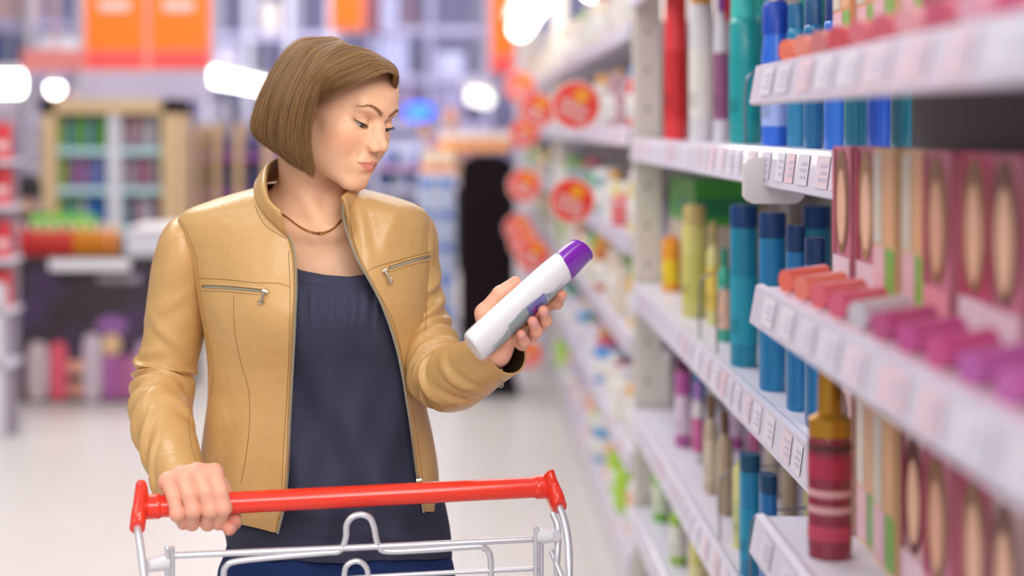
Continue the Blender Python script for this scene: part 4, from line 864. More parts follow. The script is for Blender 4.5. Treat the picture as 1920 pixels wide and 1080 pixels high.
# brow hairs
ebm = mat('eyebrow_hair', hx('7A4E2E'), .6)
for sx in (-1, 1):
    m = MB()
    for i in range(110):
        t = rng.random(); p0 = brow_pts[min(12, int(t*13))]+(brow_pts[min(13, int(t*13)+1)]-brow_pts[min(12, int(t*13))])*rng.random()
        w = (.0030-.0022*t)*(rng.random()*2-1); p0 = (p0+[0, 0, w])*[1, 1, 1]
        dirn = np.array([-.85, .25, .35-.6*t]); dirn /= np.linalg.norm(dirn)
        k = np.array([p0+[0, -.0002, 0], p0+dirn*.0022+[0, -.0010, 0], p0+dirn*.0042+[0, -.0004, 0]])
        k[:, 0] *= -sx
        if True:
            mm = k.copy(); mm[:, 0] = -np.abs(mm[:, 0]); dd = head_sdf(mm); k[:, 1] += dd-.0002   # lie on the skin
        m.tube(h2w(k)-PLOC, [.00010, .00008, .00004], 3, caps=False)
    tag(m.build('eyebrow', ebm, person), kind='stuff')
# nails
nail = mat('fingernail', hx('E8A99C'), .25, coat=.4)
def add_nail(tip, prev, outn, r):
    m = MB()
    ax = tip-prev; ax /= np.linalg.norm(ax); o = outn-ax*np.dot(outn, ax); o /= np.linalg.norm(o); sd = np.cross(ax, o)
    P = []
    for u in np.linspace(-1, 1, 9):
        row = []
        for v in np.linspace(-1, 1, 9):
            k = math.sqrt(max(0, 1-.35*u*u)); an = v*.80*k
            row.append(tip+ax*(u*r*.72+r*.12)+(r*1.035-.0016*max(0, u)**2)*(math.cos(an)*o+math.sin(an)*sd))
        P.append(row)
    m.grid(np.array(P)-PLOC); m.build('fingernail', nail, person)
for (J, R), on in zip(HAND_L, (bot_w*.5+bot_n*.8, bot_n*.9+bot_w*.6, bot_n*.9+bot_w*.6, bot_n*.9+bot_w*.6)): add_nail(J[-1], J[-2], on, R[-1])
add_nail(THUMB_R[0][-1], THUMB_R[0][-2], bar_f*.8+np.array([.6, 0, 0.]), THUMB_R[1][-1])
# ------------------------------------------------------------------ hair: a chin-length bob, parted on her left
hair_m = mat('hair', hx('8A6238'), .42, spec=.5)
nt = hair_m.node_tree; b = nt.nodes['Principled BSDF']
hi_ = nt.nodes.new('ShaderNodeHairInfo'); rmp = nt.nodes.new('ShaderNodeValToRGB')
rmp.color_ramp.elements[0].color = (*hx('6B4A2C'), 1); rmp.color_ramp.elements[1].color = (*hx('AB8250'), 1)
e_ = rmp.color_ramp.elements.new(.5); e_.color = (*hx('8C673E'), 1)
nt.links.new(hi_.outputs['Random'], rmp.inputs[0]); nt.links.new(rmp.outputs[0], b.inputs['Base Color'])
b.inputs['Anisotropic'].default_value = .5
def G(*pts): return cr([W(*p) for p in pts], 40)
# guides, from the root at the parting to the tip, in order round the head (the side curtain first)
TOPD = 2.10
curtain = [
    G((655, 84, 2.045), (625, 112, 1.985), (600, 160, 1.975), (583, 215, 1.985), (577, 275, 1.995), (586, 343, 2.005)),
    G((650, 80, 2.055), (610, 105, 1.990), (580, 160, 1.972), (562, 220, 1.975), (556, 285, 1.985), (566, 330, 2.000)),
    G((642, 76, 2.065), (592, 96, 2.005), (556, 155, 1.985), (535, 215, 1.980), (532, 280, 1.990), (548, 322, 2.010)),
    G((634, 72, 2.085), (575, 86, 2.030), (534, 145, 2.010), (510, 205, 2.005), (505, 262, 2.015), (528, 305, 2.035)),
    G((628, 70, 2.105), (562, 80, 2.070), (519, 138, 2.050), (492, 200, 2.045), (483, 252, 2.050), (507, 292, 2.070)),
    G((622, 69, 2.125), (556, 78, 2.115), (510, 136, 2.110), (483, 198, 2.105), (473, 246, 2.105), (492, 278, 2.115)),
    G((620, 70, 2.150), (560, 80, 2.165), (512, 140, 2.180), (484, 200, 2.180), (474, 245, 2.175), (490, 276, 2.170)),
    G((622, 72, 2.170), (575, 84, 2.210), (530, 140, 2.240), (505, 200, 2.245), (496, 255, 2.235), (508, 288, 2.215)),
    G((626, 74, 2.185), (600, 90, 2.235), (565, 140, 2.275), (545, 200, 2.285), (538, 262, 2.270), (545, 300, 2.245)),
    G((632, 76, 2.190), (625, 92, 2.240), (605, 140, 2.282), (592, 200, 2.292), (588, 265, 2.275), (592, 305, 2.250)),
    G((640, 80, 2.185), (650, 98, 2.225), (645, 140, 2.262), (640, 200, 2.272), (636, 260, 2.258), (634, 300, 2.240)),
    G((650, 84, 2.170), (672, 104, 2.195), (678, 145, 2.220), (676, 200, 2.228), (668, 255, 2.222), (655, 298, 2.210)),
    G((664, 90, 2.150), (695, 112, 2.165), (706, 150, 2.180), (706, 200, 2.185), (694, 250, 2.188), (672, 290, 2.190)),
    G((684, 98, 2.125), (716, 120, 2.135), (728, 155, 2.148), (724, 200, 2.160), (706, 250, 2.170), (684, 285, 2.178)),
]
# the front section, swept across the forehead and tucked behind the curtain
fringe = [
    G((742, 140, 2.020), (724, 135, 1.993), (690, 148, 1.980), (650, 163, 1.982), (615, 180, 1.998), (578, 205, 2.020)),
    G((738, 128, 2.022), (712, 126, 1.990), (674, 140, 1.973), (635, 156, 1.972), (600, 178, 1.992), (568, 215, 2.020)),
    G((730, 117, 2.026), (700, 114, 1.992), (660, 128, 1.970), (622, 147, 1.968), (590, 178, 1.988), (562, 225, 2.018)),
    G((718, 108, 2.030), (684, 104, 1.998), (645, 118, 1.974), (610, 138, 1.968), (580, 178, 1.982), (557, 238, 2.012)),
    G((702, 98, 2.034), (668, 94, 2.006), (630, 108, 1.982), (598, 134, 1.972), (570, 180, 1.978), (552, 245, 2.005)),
    G((684, 91, 2.038), (650, 88, 2.018), (615, 104, 1.990), (588, 134, 1.976), (562, 184, 1.978), (550, 250, 2.000)),
    G((664, 85, 2.042), (634, 86, 2.020), (605, 104, 1.995), (580, 138, 1.980), (560, 190, 1.985), (552, 250, 2.000)),
]
# the short fall on the far side of the parting
farside = [
    G((743, 138, 2.020), (746, 146, 2.024), (744, 156, 2.045), (736, 178, 2.085), (722, 215, 2.12)),
    G((738, 128, 2.022), (745, 136, 2.030), (744, 154, 2.060), (734, 182, 2.105), (716, 230, 2.14)),
    G((728, 116, 2.026), (741, 127, 2.042), (742, 150, 2.085), (732, 184, 2.125), (712, 240, 2.155)),
    G((712, 106, 2.036), (731, 118, 2.062), (738, 145, 2.105), (728, 184, 2.142), (706, 245, 2.165)),
    G((690, 97, 2.060), (718, 112, 2.090), (732, 142, 2.124), (728, 185, 2.150), (704, 250, 2.170)),
]
HAXIS = W(618, 175, 2.13)
def strands(guides, n, thick, taper=.35, spread=.0016, curl=0.0, outlift=0.0, clump=160, seed=1):
    r = np.random.default_rng(seed); Gd = np.array(guides); k = len(Gd)
    u = r.random(n)*(k-1); cl = r.random(clump)*(k-1)
    near_ = cl[np.argmin(np.abs(u[:, None]-cl[None]), 1)]
    i = np.clip(u.astype(int), 0, k-2); f = u-i
    QG = np.concatenate([2*Gd[:1]-Gd[1:2], Gd, 2*Gd[-1:]-Gd[-2:-1]])
    f = f[:, None, None]
    a, b_, c, d = QG[i], QG[i+1], QG[i+2], QG[i+3]
    P = .5*((2*b_)+(c-a)*f+(2*a-5*b_+4*c-d)*f**2+(3*b_-a-3*c+d)*f**3)
    t = np.linspace(0, 1, P.shape[1])[None, :, None]
    inw = HAXIS-P; inw /= np.linalg.norm(inw, axis=2)[:, :, None]
    depth = (r.random(n)**1.3)[:, None, None]*thick
    P = P+inw*depth*np.clip(t*4, .15, 1)
    P = P+inw*curl*(t**6)
    ph = r.random((n, 1, 3))*6.28
    P = P+np.sin(t*5+ph)*spread*.6*t+r.normal(0, spread, (n, 1, 3))*np.clip(t*2, .2, 1)
    # locks: strands close to each other share an in-out offset
    lk = np.sin(near_*37.0)[:, None, None]*.0016; P = P-inw*lk*np.clip(t*2, 0, 1)
    cut = 1-.05*r.random(n)*(r.random(n) < .8)
    # shorten a few
    idx = np.linspace(0, 1, P.shape[1])
    return P, cut
def add_hair(name, sets, mat_, parent, rad=.00020):
    allP = np.concatenate([p for p in sets]); n, m = allP.shape[:2]
    hc = bpy.data.hair_curves.new(name); hc.add_curves([m]*n)
    hc.attributes['position'].data.foreach_set('vector', (allP-PLOC).astype(np.float32).ravel())
    ra = hc.attributes.get('radius') or hc.attributes.new('radius', 'FLOAT', 'POINT')
    tt = np.tile(np.linspace(0, 1, m), n)
    ra.data.foreach_set('value', (rad*(1-.6*tt**3)).astype(np.float32))
    hc.materials.append(mat_)
    o = bpy.data.objects.new(name, hc); COL.objects.link(o); o.parent = parent
    return o
sets = [strands(curtain, 19000, .016, curl=.010, seed=2)[0], strands(fringe, 8000, .009, spread=.0010, seed=3)[0], strands(farside, 2600, .008, spread=.0010, seed=4)[0]]
fly = strands(curtain, 90, -.004, spread=.0035, seed=5)[0]; fly2 = strands(farside+fringe[:2], 26, -.003, spread=.0030, seed=6)[0]
fr_ = strands(fringe[4:], 30, -.003, spread=.003, seed=8)[0]
m0 = min(x.shape[1] for x in sets+[fly, fly2])
hair = add_hair('hair', [x[:, :m0] for x in sets], hair_m, person)
fm = hair_m
loose = add_hair('loose_hair', [fly, fly2, fr_], fm, person, rad=.00011)
# the scalp under the strands, so that no skin shows through the parting
cap_m = mat('hair_roots', hx('5E4227'), .6)
m = MB()
for gset, off_ in ((curtain, .013), (fringe, .007), (farside, .006)):
    Gd = np.array(gset); P = Gd.copy(); inw = HAXIS-P; inw /= np.linalg.norm(inw, axis=2)[:, :, None]
    t = np.linspace(0, 1, P.shape[1])[None, :, None]
    P = P+inw*(off_*np.clip(t*3, .35, 1)+(.010*t**6 if gset is curtain else 0))
    K = []
    for a in range(len(P)-1):
        for s_ in range(4):
            f = s_/4; K.append(P[a]*(1-f)+P[a+1]*f)
    K.append(P[-1]); m.grid(np.array(K)[:, :38]-PLOC)
m.build('hair_underlayer', cap_m, person)
# ------------------------------------------------------------------ clothes
leather = mat('tan_leather', hx('C89D63'), .36, bump=.22, bscale=38, var=.06, vscale=9, spec=.45)
stitch = mat('stitching', hx('8E6A38'), .6)
metal = mat('zip_metal', hx('C9BFA8'), .28, metal=.9)
darkmetal = mat('zip_dark', hx('4A4038'), .4, metal=.7)
tape = mat('zip_tape', hx('A8875A'), .7)
lining = mat('jacket_lining', hx('4C3A22'), .55)
navy = mat('navy_jersey', hx('3A3A4D'), .78, bump=.08, bscale=220, var=.05, vscale=30, spec=.25)
denim = mat('dark_denim', hx('1F3160'), .85, bump=.25, bscale=400, var=.18, vscale=160, spec=.2)
def tab(rows, k): return [r[0] for r in rows], [r[k] for r in rows]
# outline of the jacket in the photograph: y, left x, right x, how far the front and the back stand from depth 2.16
JR = [(340, 505, 655, .052, .062), (352, 478, 672, .070, .072), (364, 436, 718, .080, .085), (378, 392, 765, .088, .096), (394, 352, 795, .094, .102), (412, 336, 804, .099, .106),
      (440, 338, 807, .106, .110), (480, 352, 809, .114, .112), (530, 368, 808, .124, .112), (590, 380, 805, .130, .108), (640, 388, 800, .126, .103),
      (700, 393, 797, .118, .100), (760, 391, 799, .116, .102), (820, 384, 812, .120, .106), (880, 378, 822, .126, .112), (940, 376, 824, .130, .116), (1010, 380, 826, .132, .118)]
def torso_pt(py, th, rows, grow=0.0, e=2.35, bust=.016):
    """point of a garment at image height py, angle th (0 right, pi/2 towards the camera, pi left)"""
    ys = [r[0] for r in rows]; xl, xr, yf, yb = (pch(py, ys, [r[k] for r in rows]) for k in (1, 2, 3, 4))
    a = (xr-xl)/2*2.16/F_PX+grow; cx = ((xl+xr)/2-CX)*2.16/F_PX
    c, s_ = np.cos(th), np.sin(th); rr = (np.abs(c)**e+np.abs(s_)**e)**(-1/e)
    x = cx+a*c*rr
    b = np.where(s_ > 0, yf, yb)+grow
    y = 2.16-b*s_*rr
    bu = np.exp(-((x-W(527, 0, 2.1)[0])/.055)**2)+np.exp(-((x-W(662, 0, 2.1)[0])/.055)**2)
    y = y-bust*bu*np.exp(-((py-600)/75.)**2)*(s_ > 0)
    z = EYE-(py-CY)*np.minimum(y, 2.16)/F_PX
    return np.stack([x, y, z], -1)
def img_x(P): return CX+P[..., 0]*F_PX/P[..., 1]
def edge_angle(py, px, rows, right, **k):
    """the angle at which the garment's front is seen at px"""
    lo, hi = (math.pi/2, math.pi*.98) if not right else (math.pi*.02, math.pi/2)
    for _ in range(40):
        m = (lo+hi)/2; x = img_x(torso_pt(py, np.array(m), rows, **k))
        if x > px: lo = m
        else: hi = m
    return (lo+hi)/2
ZL = [(352, 480), (368, 481), (385, 487), (405, 502), (425, 523), (444, 540), (470, 548), (520, 552), (600, 550), (700, 545), (800, 540), (900, 536), (950, 530), (985, 521), (1010, 515)]
ZR = [(352, 662), (368, 650), (385, 647), (405, 648), (425, 652), (444, 658), (480, 672), (520, 694), (560, 715), (600, 731), (650, 747), (700, 758), (760, 768), (800, 774), (850, 780), (900, 787), (950, 797), (1010, 806)]
def zx(T, py): return float(pch(py, *[np.array(c) for c in zip(*T)]))
def jfold(P, side, py, u):
    """soft leather folds over the body panels, pushed along the view depth"""
    x, z = P[..., 0], P[..., 2]; X = img_x(P); Y = py
    d = .0055*np.sin(X*.030+Y*.010+1.0)*np.exp(-((Y-470)/90.)**2)
    d = d+.0035*np.sin((X*.6-Y*.55)*.055)*np.exp(-((Y-560)/80.)**2)*np.exp(-((X-(400 if side < 0 else 795))/50.)**2)
    d = d+.0055*np.sin((X*.9+Y*.22)*.075+.5)*np.exp(-((Y-890)/120.)**2)
    d = d+.0022*np.sin(Y*.06+X*.01)*np.exp(-((Y-760)/70.)**2)*np.exp(-((X-(400 if side < 0 else 795))/40.)**2)
    # the fold from the collar down over the bust on her left side
    if side > 0: d = d+.007*np.exp(-((X-(668+(Y-380)*.18))/11.)**2)*np.exp(-((Y-420)/55.)**2)-.004*np.exp(-((X-(690+(Y-380)*.2))/9.)**2)*np.exp(-((Y-420)/50.)**2)
    if side > 0: d = d+.0035*np.exp(-((X-740+(Y-400)*.2)/14.)**2)*np.exp(-((Y-420)/30.)**2)
    Q_ = P.copy(); Q_[..., 1] -= d; return Q_
jm = MB(); NJ = 90
pys = np.concatenate([np.linspace(346, 460, 34), np.linspace(466, 1000, 96)])
front_edges = {}
for side, ZT in ((-1, ZL), (1, ZR)):
    hem0 = 998 if side < 0 else 958
    rowsP = []
    for py in pys:
        pye = 352+(py-352)*(hem0-352)/(1000-352)
        th_z = edge_angle(pye, zx(ZT, pye), JR, side > 0)
        u = np.linspace(0, 1, NJ); th = (th_z+(1.5*math.pi-th_z)*u) if side < 0 else (th_z+(-.5*math.pi-th_z)*u)
        # the hem runs down to the front corner on her right
        dip = (0 if side > 0 else -58*np.clip((pye-800)/200, 0, 1)**1.5*np.clip(u*2.2, 0, 1))
        P = torso_pt(pye, th, JR)
        P[:, 2] -= dip*2.16/F_PX
        P = jfold(P, side, pye, u)
        # stand the shell off where the sleeve joins
        rowsP.append(P)
    A = np.array(rowsP); front_edges[side] = A[:, 0].copy()
    inner = A.copy(); cxm = np.array([(590-CX)*2.16/F_PX, 2.16, 0]); dv = inner-cxm; dv[..., 2] = 0; dv /= np.linalg.norm(dv, axis=2)[:, :, None]+1e-9
    inner = inner-dv*.0045
    shell = np.concatenate([A[:, ::-1], inner], axis=1)          # outside, round the edge, inside
    jm.grid(shell-PLOC if side < 0 else shell[:, ::-1]-PLOC, 0)
    # closed hem
    hemA, hemI = A[-1], inner[-1]
    jm.grid(np.array([hemA, hemI])-PLOC if side < 0 else np.array([hemI, hemA])-PLOC, 0)
# collar: a stand from one zip edge, round the neck, to the other
cb = cr([W(540, 447, 2.052), W(516, 424, 2.055), W(492, 398, 2.065), W(477, 368, 2.10), W(488, 345, 2.17), W(560, 335, 2.235), (W(640, 338, 2.235)), W(674, 350, 2.18), W(668, 366, 2.10), W(655, 395, 2.068), W(655, 418, 2.058), W(658, 444, 2.054)], 90)
ct = cr([W(526, 394, 2.030), W(512, 384, 2.030), W(500, 366, 2.045), W(496, 330, 2.085), W(508, 302, 2.15), W(560, 292, 2.215), (W(625, 300, 2.215)), W(656, 328, 2.17), W(662, 352, 2.10), W(650, 362, 2.062), W(645, 366, 2.050), W(641, 370, 2.044)], 90)
rowsC = []
for k in np.linspace(0, 1, 16):
    bulge = math.sin(k*math.pi)*.006; P = cb*(1-k)+ct*k
    cc = np.array([(578-CX)*2.14/F_PX, 2.14, 0]); dv = P-cc; dv[:, 2] = 0; dv /= np.linalg.norm(dv, axis=1)[:, None]
    rowsC.append(P+dv*(bulge+.003*math.sin(k*9)*.3))
oc = np.array(rowsC); dv = oc-np.array([(578-CX)*2.14/F_PX, 2.14, 0]); dv[..., 2] = 0; dv /= np.linalg.norm(dv, axis=2)[:, :, None]
ic = oc-dv*.006
ringC = np.concatenate([oc, ic[::-1]], axis=0)
jm.grid(ringC-PLOC, 0)
for c_ in (0, -1): jm.grid(np.array([oc[:, c_], ic[:, c_]])[::(1 if c_ else -1)]-PLOC, 0)
# ---- sleeves
def sleeve(C, R, RD, folds, n=150, m=72, cuff=.005):
    """C: image x, y, depth of the middle line; R across and RD in depth, in metres; folds: (t, angle, width t, width angle, height, slant)"""
    P = cr([W(*c) for c in C], n); r = cr(np.c_[R, RD, RD], n)
    T = np.gradient(P, axis=0); T /= np.linalg.norm(T, axis=1)[:, None]
    a = np.linspace(0, 2*np.pi, m, endpoint=False); out = []
    dep = np.array([0, 1.0, 0])
    for i in range(n):
        v = dep-T[i]*np.dot(dep, T[i]); v /= np.linalg.norm(v); u = np.cross(v, T[i])        # u across the picture, v away from the camera
        if u[0] < 0: u = -u
        t = i/(n-1); d = np.zeros(m)
        for (t0, a0, wt, wa, h, sl) in folds:
            da = (a-a0+np.pi) % (2*np.pi)-np.pi; tt = t-(t0+sl*da)
            d += 1.35*h*(np.exp(-(tt/wt)**2)-.55*np.exp(-((tt-wt*1.7)/(wt*.9))**2))*np.exp(-(da/wa)**2)
        out.append(P[i]+(np.cos(a)*(r[i, 0]+d))[:, None]*u-(np.sin(a)*(r[i, 1]+d))[:, None]*v)
    return np.array(out), P
PI = math.pi
# angle 0 = picture right, pi/2 = towards the camera, pi = picture left
foldsR = [(.30, 1.9, .020, 1.0, .0020, .05), (.37, 1.6, .018, .9, .0022, -.05), (.44, 2.3, .018, .8, .0022, .04),
          (.500, 2.3, .016, 1.25, .0062, -.030), (.548, 2.2, .015, 1.30, .0068, -.035), (.545, .5, .020, .7, .0065, -.05), (.595, 2.0, .016, 1.20, .0058, -.02),
          (.590, .35, .018, .6, .0060, -.03), (.640, 2.4, .015, 1.0, .0045, .02), (.665, 1.3, .016, .8, .0035, .05), (.71, 2.6, .017, .8, .0045, .05),
          (.76, 2.0, .018, .8, .0030, .09), (.80, 2.7, .017, .7, .0038, .06), (.86, 2.1, .018, .7, .0032, .10), (.91, 2.6, .016, .7, .0028, .05), (.70, .3, .016, .6, .0030, -.03),
          (.18, 1.4, .05, .7, .0025, .02), (.10, 2.0, .03, .5, .0020, .1), (.48, .2, .02, .5, .004, 0)]
CR_ = [(370, 416, 2.165), (350, 446, 2.165), (343, 500, 2.165), (335, 570, 2.165), (324, 640, 2.165), (310, 700, 2.16), (304, 745, 2.135), (308, 800, 2.075), (324, 852, 2.03), (337, 898, 1.978), (349, 935, 1.942)]
RR_ = np.array([.020, .037, .046, .0475, .0455, .0445, .0445, .0425, .0385, .0355, .0345])
RD_ = np.array([.045, .060, .060, .056, .052, .050, .050, .046, .040, .036, .034])
SR, _ = sleeve(CR_, RR_, RD_, foldsR)
jm.grid(SR[:, ::-1]-PLOC, 0, wv=True); jm.grid((SR[-30:]*.0+SR[-30:]+( _[-30:, None]-SR[-30:])*.08)-PLOC, 1, wv=True)
jm.grid(np.array([SR[-1], SR[-1]+(_[-1]-SR[-1])*.08])-PLOC, 0, wv=True)
foldsL = [(.20, 1.6, .03, .9, .003, .05), (.30, 1.0, .022, .9, .0045, .06), (.37, .8, .020, .9, .0050, .06), (.44, .9, .018, 1.0, .0060, .05), (.50, 1.2, .018, 1.0, .0060, .03),
          (.56, 1.3, .017, 1.0, .0060, .0), (.61, 1.6, .016, .9, .0052, -.03), (.66, 2.0, .017, .9, .0042, -.05), (.72, 1.4, .018, .8, .0030, -.06), (.80, 1.9, .018, .8, .0028, -.05), (.58, 2.9, .02, .7, .005, 0)]
CL_ = [(766, 402, 2.175), (784, 440, 2.185), (787, 500, 2.185), (793, 570, 2.175), (808, 640, 2.145), (826, 692, 2.085), (846, 710, 2.050), (880, 696, 2.010), (915, 676, 1.975), (949, 658, 1.945)]
RL_ = np.array([.022, .029, .0305, .0325, .0380, .0480, .0480, .0430, .0375, .0340])
RLD = np.array([.045, .058, .056, .054, .052, .050, .048, .043, .038, .034])
SL, cL = sleeve(CL_, RL_, RLD, foldsL)
jm.grid(SL[:, ::-1]-PLOC, 0, wv=True); jm.grid((SL[-40:]+(cL[-40:, None]-SL[-40:])*.08)-PLOC, 1, wv=True)
jm.grid(np.array([SL[-1], SL[-1]+(cL[-1]-SL[-1])*.08])-PLOC, 0, wv=True)
jacket = jm.build('leather_jacket', [leather, lining], person, sharp=0)
# ---- seams: thin lines of stitching laid on the leather
from mathutils.bvhtree import BVHTree
def make_bvh(o): return BVHTree.FromPolygons([v.co for v in o.data.vertices], [tuple(p.vertices) for p in o.data.polygons])
JB = make_bvh(jacket)
def on_cloth(px, py, bvh=None, lift=.0004):
    """where the view ray through this place of the photograph meets the cloth"""
    bvh = bvh or JB; o = Vector((0, 0, EYE))-Vector(PLOC); d = Vector(W(px, py, 1.0)-np.array([0, 0, EYE])).normalized()
    h = bvh.ray_cast(o, d, 5)
    return None if h[0] is None else np.array(h[0]-d*lift)
def seam(pts, r=.0006, n=40, lift=.0002):
    P = cr([(x, y, 0) for x, y in pts], n); return [q for q in (on_cloth(x, y, lift=lift) for x, y, _z in P) if q is not None]
m = MB()
seams = [[(334, 408), (352, 440), (367, 480), (372, 520), (378, 560), (387, 615)], [(372, 522), (420, 524), (480, 530), (520, 531), (545, 538)],
         [(438, 553), (440, 620), (452, 680), (466, 730), (468, 790), (462, 850), (452, 905)], [(806, 384), (812, 420), (814, 470), (812, 500)], [(688, 512), (700, 502), (740, 490), (808, 472)],
         [(388, 627), (400, 690), (396, 740)], [(804, 500), (800, 560), (798, 620)],
         [(478, 385), (486, 405), (500, 425), (520, 438), (536, 447)], [(541, 470), (544, 560), (540, 700), (533, 820), (528, 915)], [(655, 380), (659, 430), (676, 490), (704, 540), (736, 600), (756, 680), (772, 760), (786, 850), (792, 900)],
         [(356, 770), (354, 800), (362, 850), (380, 885)]]
for sm in seams:
    P = seam(sm, n=60)
    if len(P) > 3: m.tube(np.array(P), .0005, 5)
m.build('stitching', stitch, jacket)
# ---- front zips: tape, teeth
def zip_edge(E, side):
    E = np.array(E); cut = [i for i in range(len(E)) if E[i, 2] < EYE-(366-CY)*2.05/F_PX]
    E = E[cut]; L = np.r_[0, np.cumsum(np.linalg.norm(np.diff(E, axis=0), axis=1))]; n = int(L[-1]/.0021)
    s_ = np.linspace(0, L[-1], n); P = np.stack([np.interp(s_, L, E[:, k]) for k in range(3)], 1)
    P = P+np.array([-side*.0015, -.0015, 0]); mt = MB()
    mt.tube(P[::3]-PLOC, .0016, 6); z = mt.build('zip_tape', tape, jacket)
    mt = MB()
    for i in range(n):
        p = P[i]-PLOC+np.array([-side*.0015, -.0010, 0]); mt.box(p-[.0016, .0013, .0006], p+[.0016, .0013, .0006])
    tag(mt.build('zip_teeth', metal, jacket, smooth=False), kind='stuff')
    return P
PZL = zip_edge(front_edges[-1][:], -1); PZR = zip_edge(front_edges[1][:], 1)
def puller(px, py, ang, parent, L=.020, name='zip_pull', Y=None, bvh=None, sc=1.0):
    p = on_cloth(px, py, bvh, lift=.003) if Y is None else W(px, py, Y)-PLOC
    if p is None: return
    m = MB(); d = np.array([math.sin(ang), 0, -math.cos(ang)]); x = np.array([math.cos(ang), 0, math.sin(ang)])
    m.tube([p-x*.004*sc, p+x*.004*sc], .0036*sc, 8)
    m.tube(np.array([p+d*.001, p+d*.006*sc, p+d*L*.6, p+d*L])+[0, -.004, 0], np.array([.0012, .0022, .0018, .0024])*sc, 6)
    m.tube(cr([p+d*L*.72+x*.002+[0, -.004, 0], p+d*L+x*.0035*sc+[0, -.004, 0], p+d*(L+.003)+[0, -.004, 0], p+d*L-x*.0035*sc+[0, -.004, 0], p+d*L*.72-x*.002+[0, -.004, 0]], 14), .0009*sc, 5)
    m.build(name, metal, parent)
def pocket(a, b, pull):
    P = cr([(a[0], a[1], 0), ((a[0]+b[0])/2, (a[1]+b[1])/2+(-1.5), 0), (b[0], b[1], 0)], 40)
    C = [on_cloth(x, y) for x, y, _z in P]; C = np.array([c for c in C if c is not None])
    root_m = MB(); root_m.tube(C-[0, .0003, 0], .0014, 6)
    pk = root_m.build('pocket_zip', darkmetal, jacket)
    w_ = MB()
    for s_ in (-1, 1):
        w_.tube(C+[0, -.0006, s_*.0040], .0019, 6)
    w_.build('pocket_welt', leather, jacket)
    w_ = MB()
    for i in range(1, len(C)-1):
        for k in (0, .5):
            p = C[i]*(1-k)+C[i+1]*k+[0, -.0016, 0]; w_.box(p-[.0005, .0006, .0014], p+[.0005, .0006, .0014])
    tag(w_.build('pocket_teeth', metal, jacket, smooth=False), kind='stuff')
pocket((380, 537), (500, 547), None); pocket((730, 503), (806, 481), None)
puller(497, 546, -.35, jacket, L=.016); puller(722, 507, .5, jacket, L=.018)
puller(786, 900, .15, jacket, L=.030, Y=2.028)
puller(937, 694, .05, jacket, L=.020, Y=1.955)
# ---- the top: gathered under a neckband
SRW = [(470, 470, 715, .083, .095), (500, 440, 738, .092, .098), (540, 420, 760, .104, .100), (590, 405, 780, .112, .098), (640, 402, 785, .110, .093), (700, 405, 782, .102, .090),
       (760, 404, 785, .100, .090), (830, 402, 800, .104, .096), (900, 404, 822, .112, .104), (960, 414, 838, .120, .112), (1010, 424, 846, .124, .118), (1042, 428, 848, .126, .120)]
th = np.linspace(0, 2*np.pi, 260, endpoint=False)
def neck_y(X):
    """height of the neckline in the picture"""
    return np.interp(X, [470, 545, 570, 610, 650, 700, 730], [478, 500, 508, 516, 519, 512, 490])
rows_ = []
for k in np.linspace(0, 1, 110):
    py = 500+(1042-500)*k; P = torso_pt(py, th, SRW, e=2.2, bust=.020); X = img_x(P); fr = P[:, 1] < 2.16
    top = np.where(fr, neck_y(X), 470); yy = top+(1046+np.where(fr, 8*np.sin((X-430)/415*PI), 0)-top)*k
    P = np.array([torso_pt(y_, t_, SRW, e=2.2, bust=.020) for y_, t_ in zip(yy, th)])
    g = np.exp(-((yy-(top+58))/42.)**2)*np.clip((yy-top-26)/12, 0, 1)
    d = .0030*g*np.sin(X*.36+np.sin(X*.05)*2)+.0018*g*np.sin(X*.71)
    d += .0095*np.sin((X-yy*.48)*.043+2.2)*np.clip((yy-600)/200, 0, 1)*np.clip((1045-yy)/60, .3, 1)+.0020*np.sin((X+yy*.3)*.085)*np.clip((yy-560)/200, 0, 1)
    d += .0030*np.exp(-((yy-1000-.05*(X-640))/10.)**2)+.003*np.sin(yy*.07-X*.025)*np.clip((yy-880)/80, 0, 1)
    d += np.where(yy < top+24, .0012, 0)-.0026*np.exp(-((yy-top-25)/2.4)**2)
    P[:, 1] -= d*fr; rows_.append(P)
m = MB(); A = np.array(rows_); ctr = A.mean(1, keepdims=True); inn = ctr+(A-ctr)*.985
m.grid(A[:, ::-1]-PLOC, 0, wv=True); m.grid(inn-PLOC, 0, wv=True); m.grid(np.array([A[0], inn[0]])-PLOC, 0, wv=True); m.grid(np.array([inn[-1], A[-1]])-PLOC, 0, wv=True)
top_ = m.build('navy_top', navy, person, sharp=0)
# ---- jeans, shoes
m = MB(); HR_ = [(965, 440, 820, .092, .100), (1020, 428, 838, .100, .106), (1046, 420, 846, .114, .116), (1060, 414, 850, .120, .124), (1120, 410, 856, .120, .128), (1180, 408, 858, .118, .120)]
rows_ = [torso_pt(y_, th, HR_, e=2.3, bust=0) for y_ in np.linspace(970, 1180, 30)]
m.grid(np.array(rows_)[:, ::-1]-PLOC, 0, wv=True)
for sx in (-1, 1):
    hip = W(633+sx*108, 1165, 2.17); kn_ = np.array([hip[0]+sx*.005, 2.14, .47]); an = np.array([hip[0]+sx*.012, 2.17, .075])
    C = cr([hip+[0, 0, .03], hip*.5+kn_*.5, kn_, kn_*.5+an*.5, an], 30); r = np.interp(np.linspace(0, 1, 30), [0, .25, .5, .7, 1], [.092, .080, .060, .056, .046])
    m.tube(C-PLOC, r, 32, 0)
jeans = m.build('jeans', denim, person, sharp=0)
shoe_m = mat('shoe_leather', hx('3A2A22'), .4); sole_m = mat('shoe_sole', hx('1A1614'), .7)
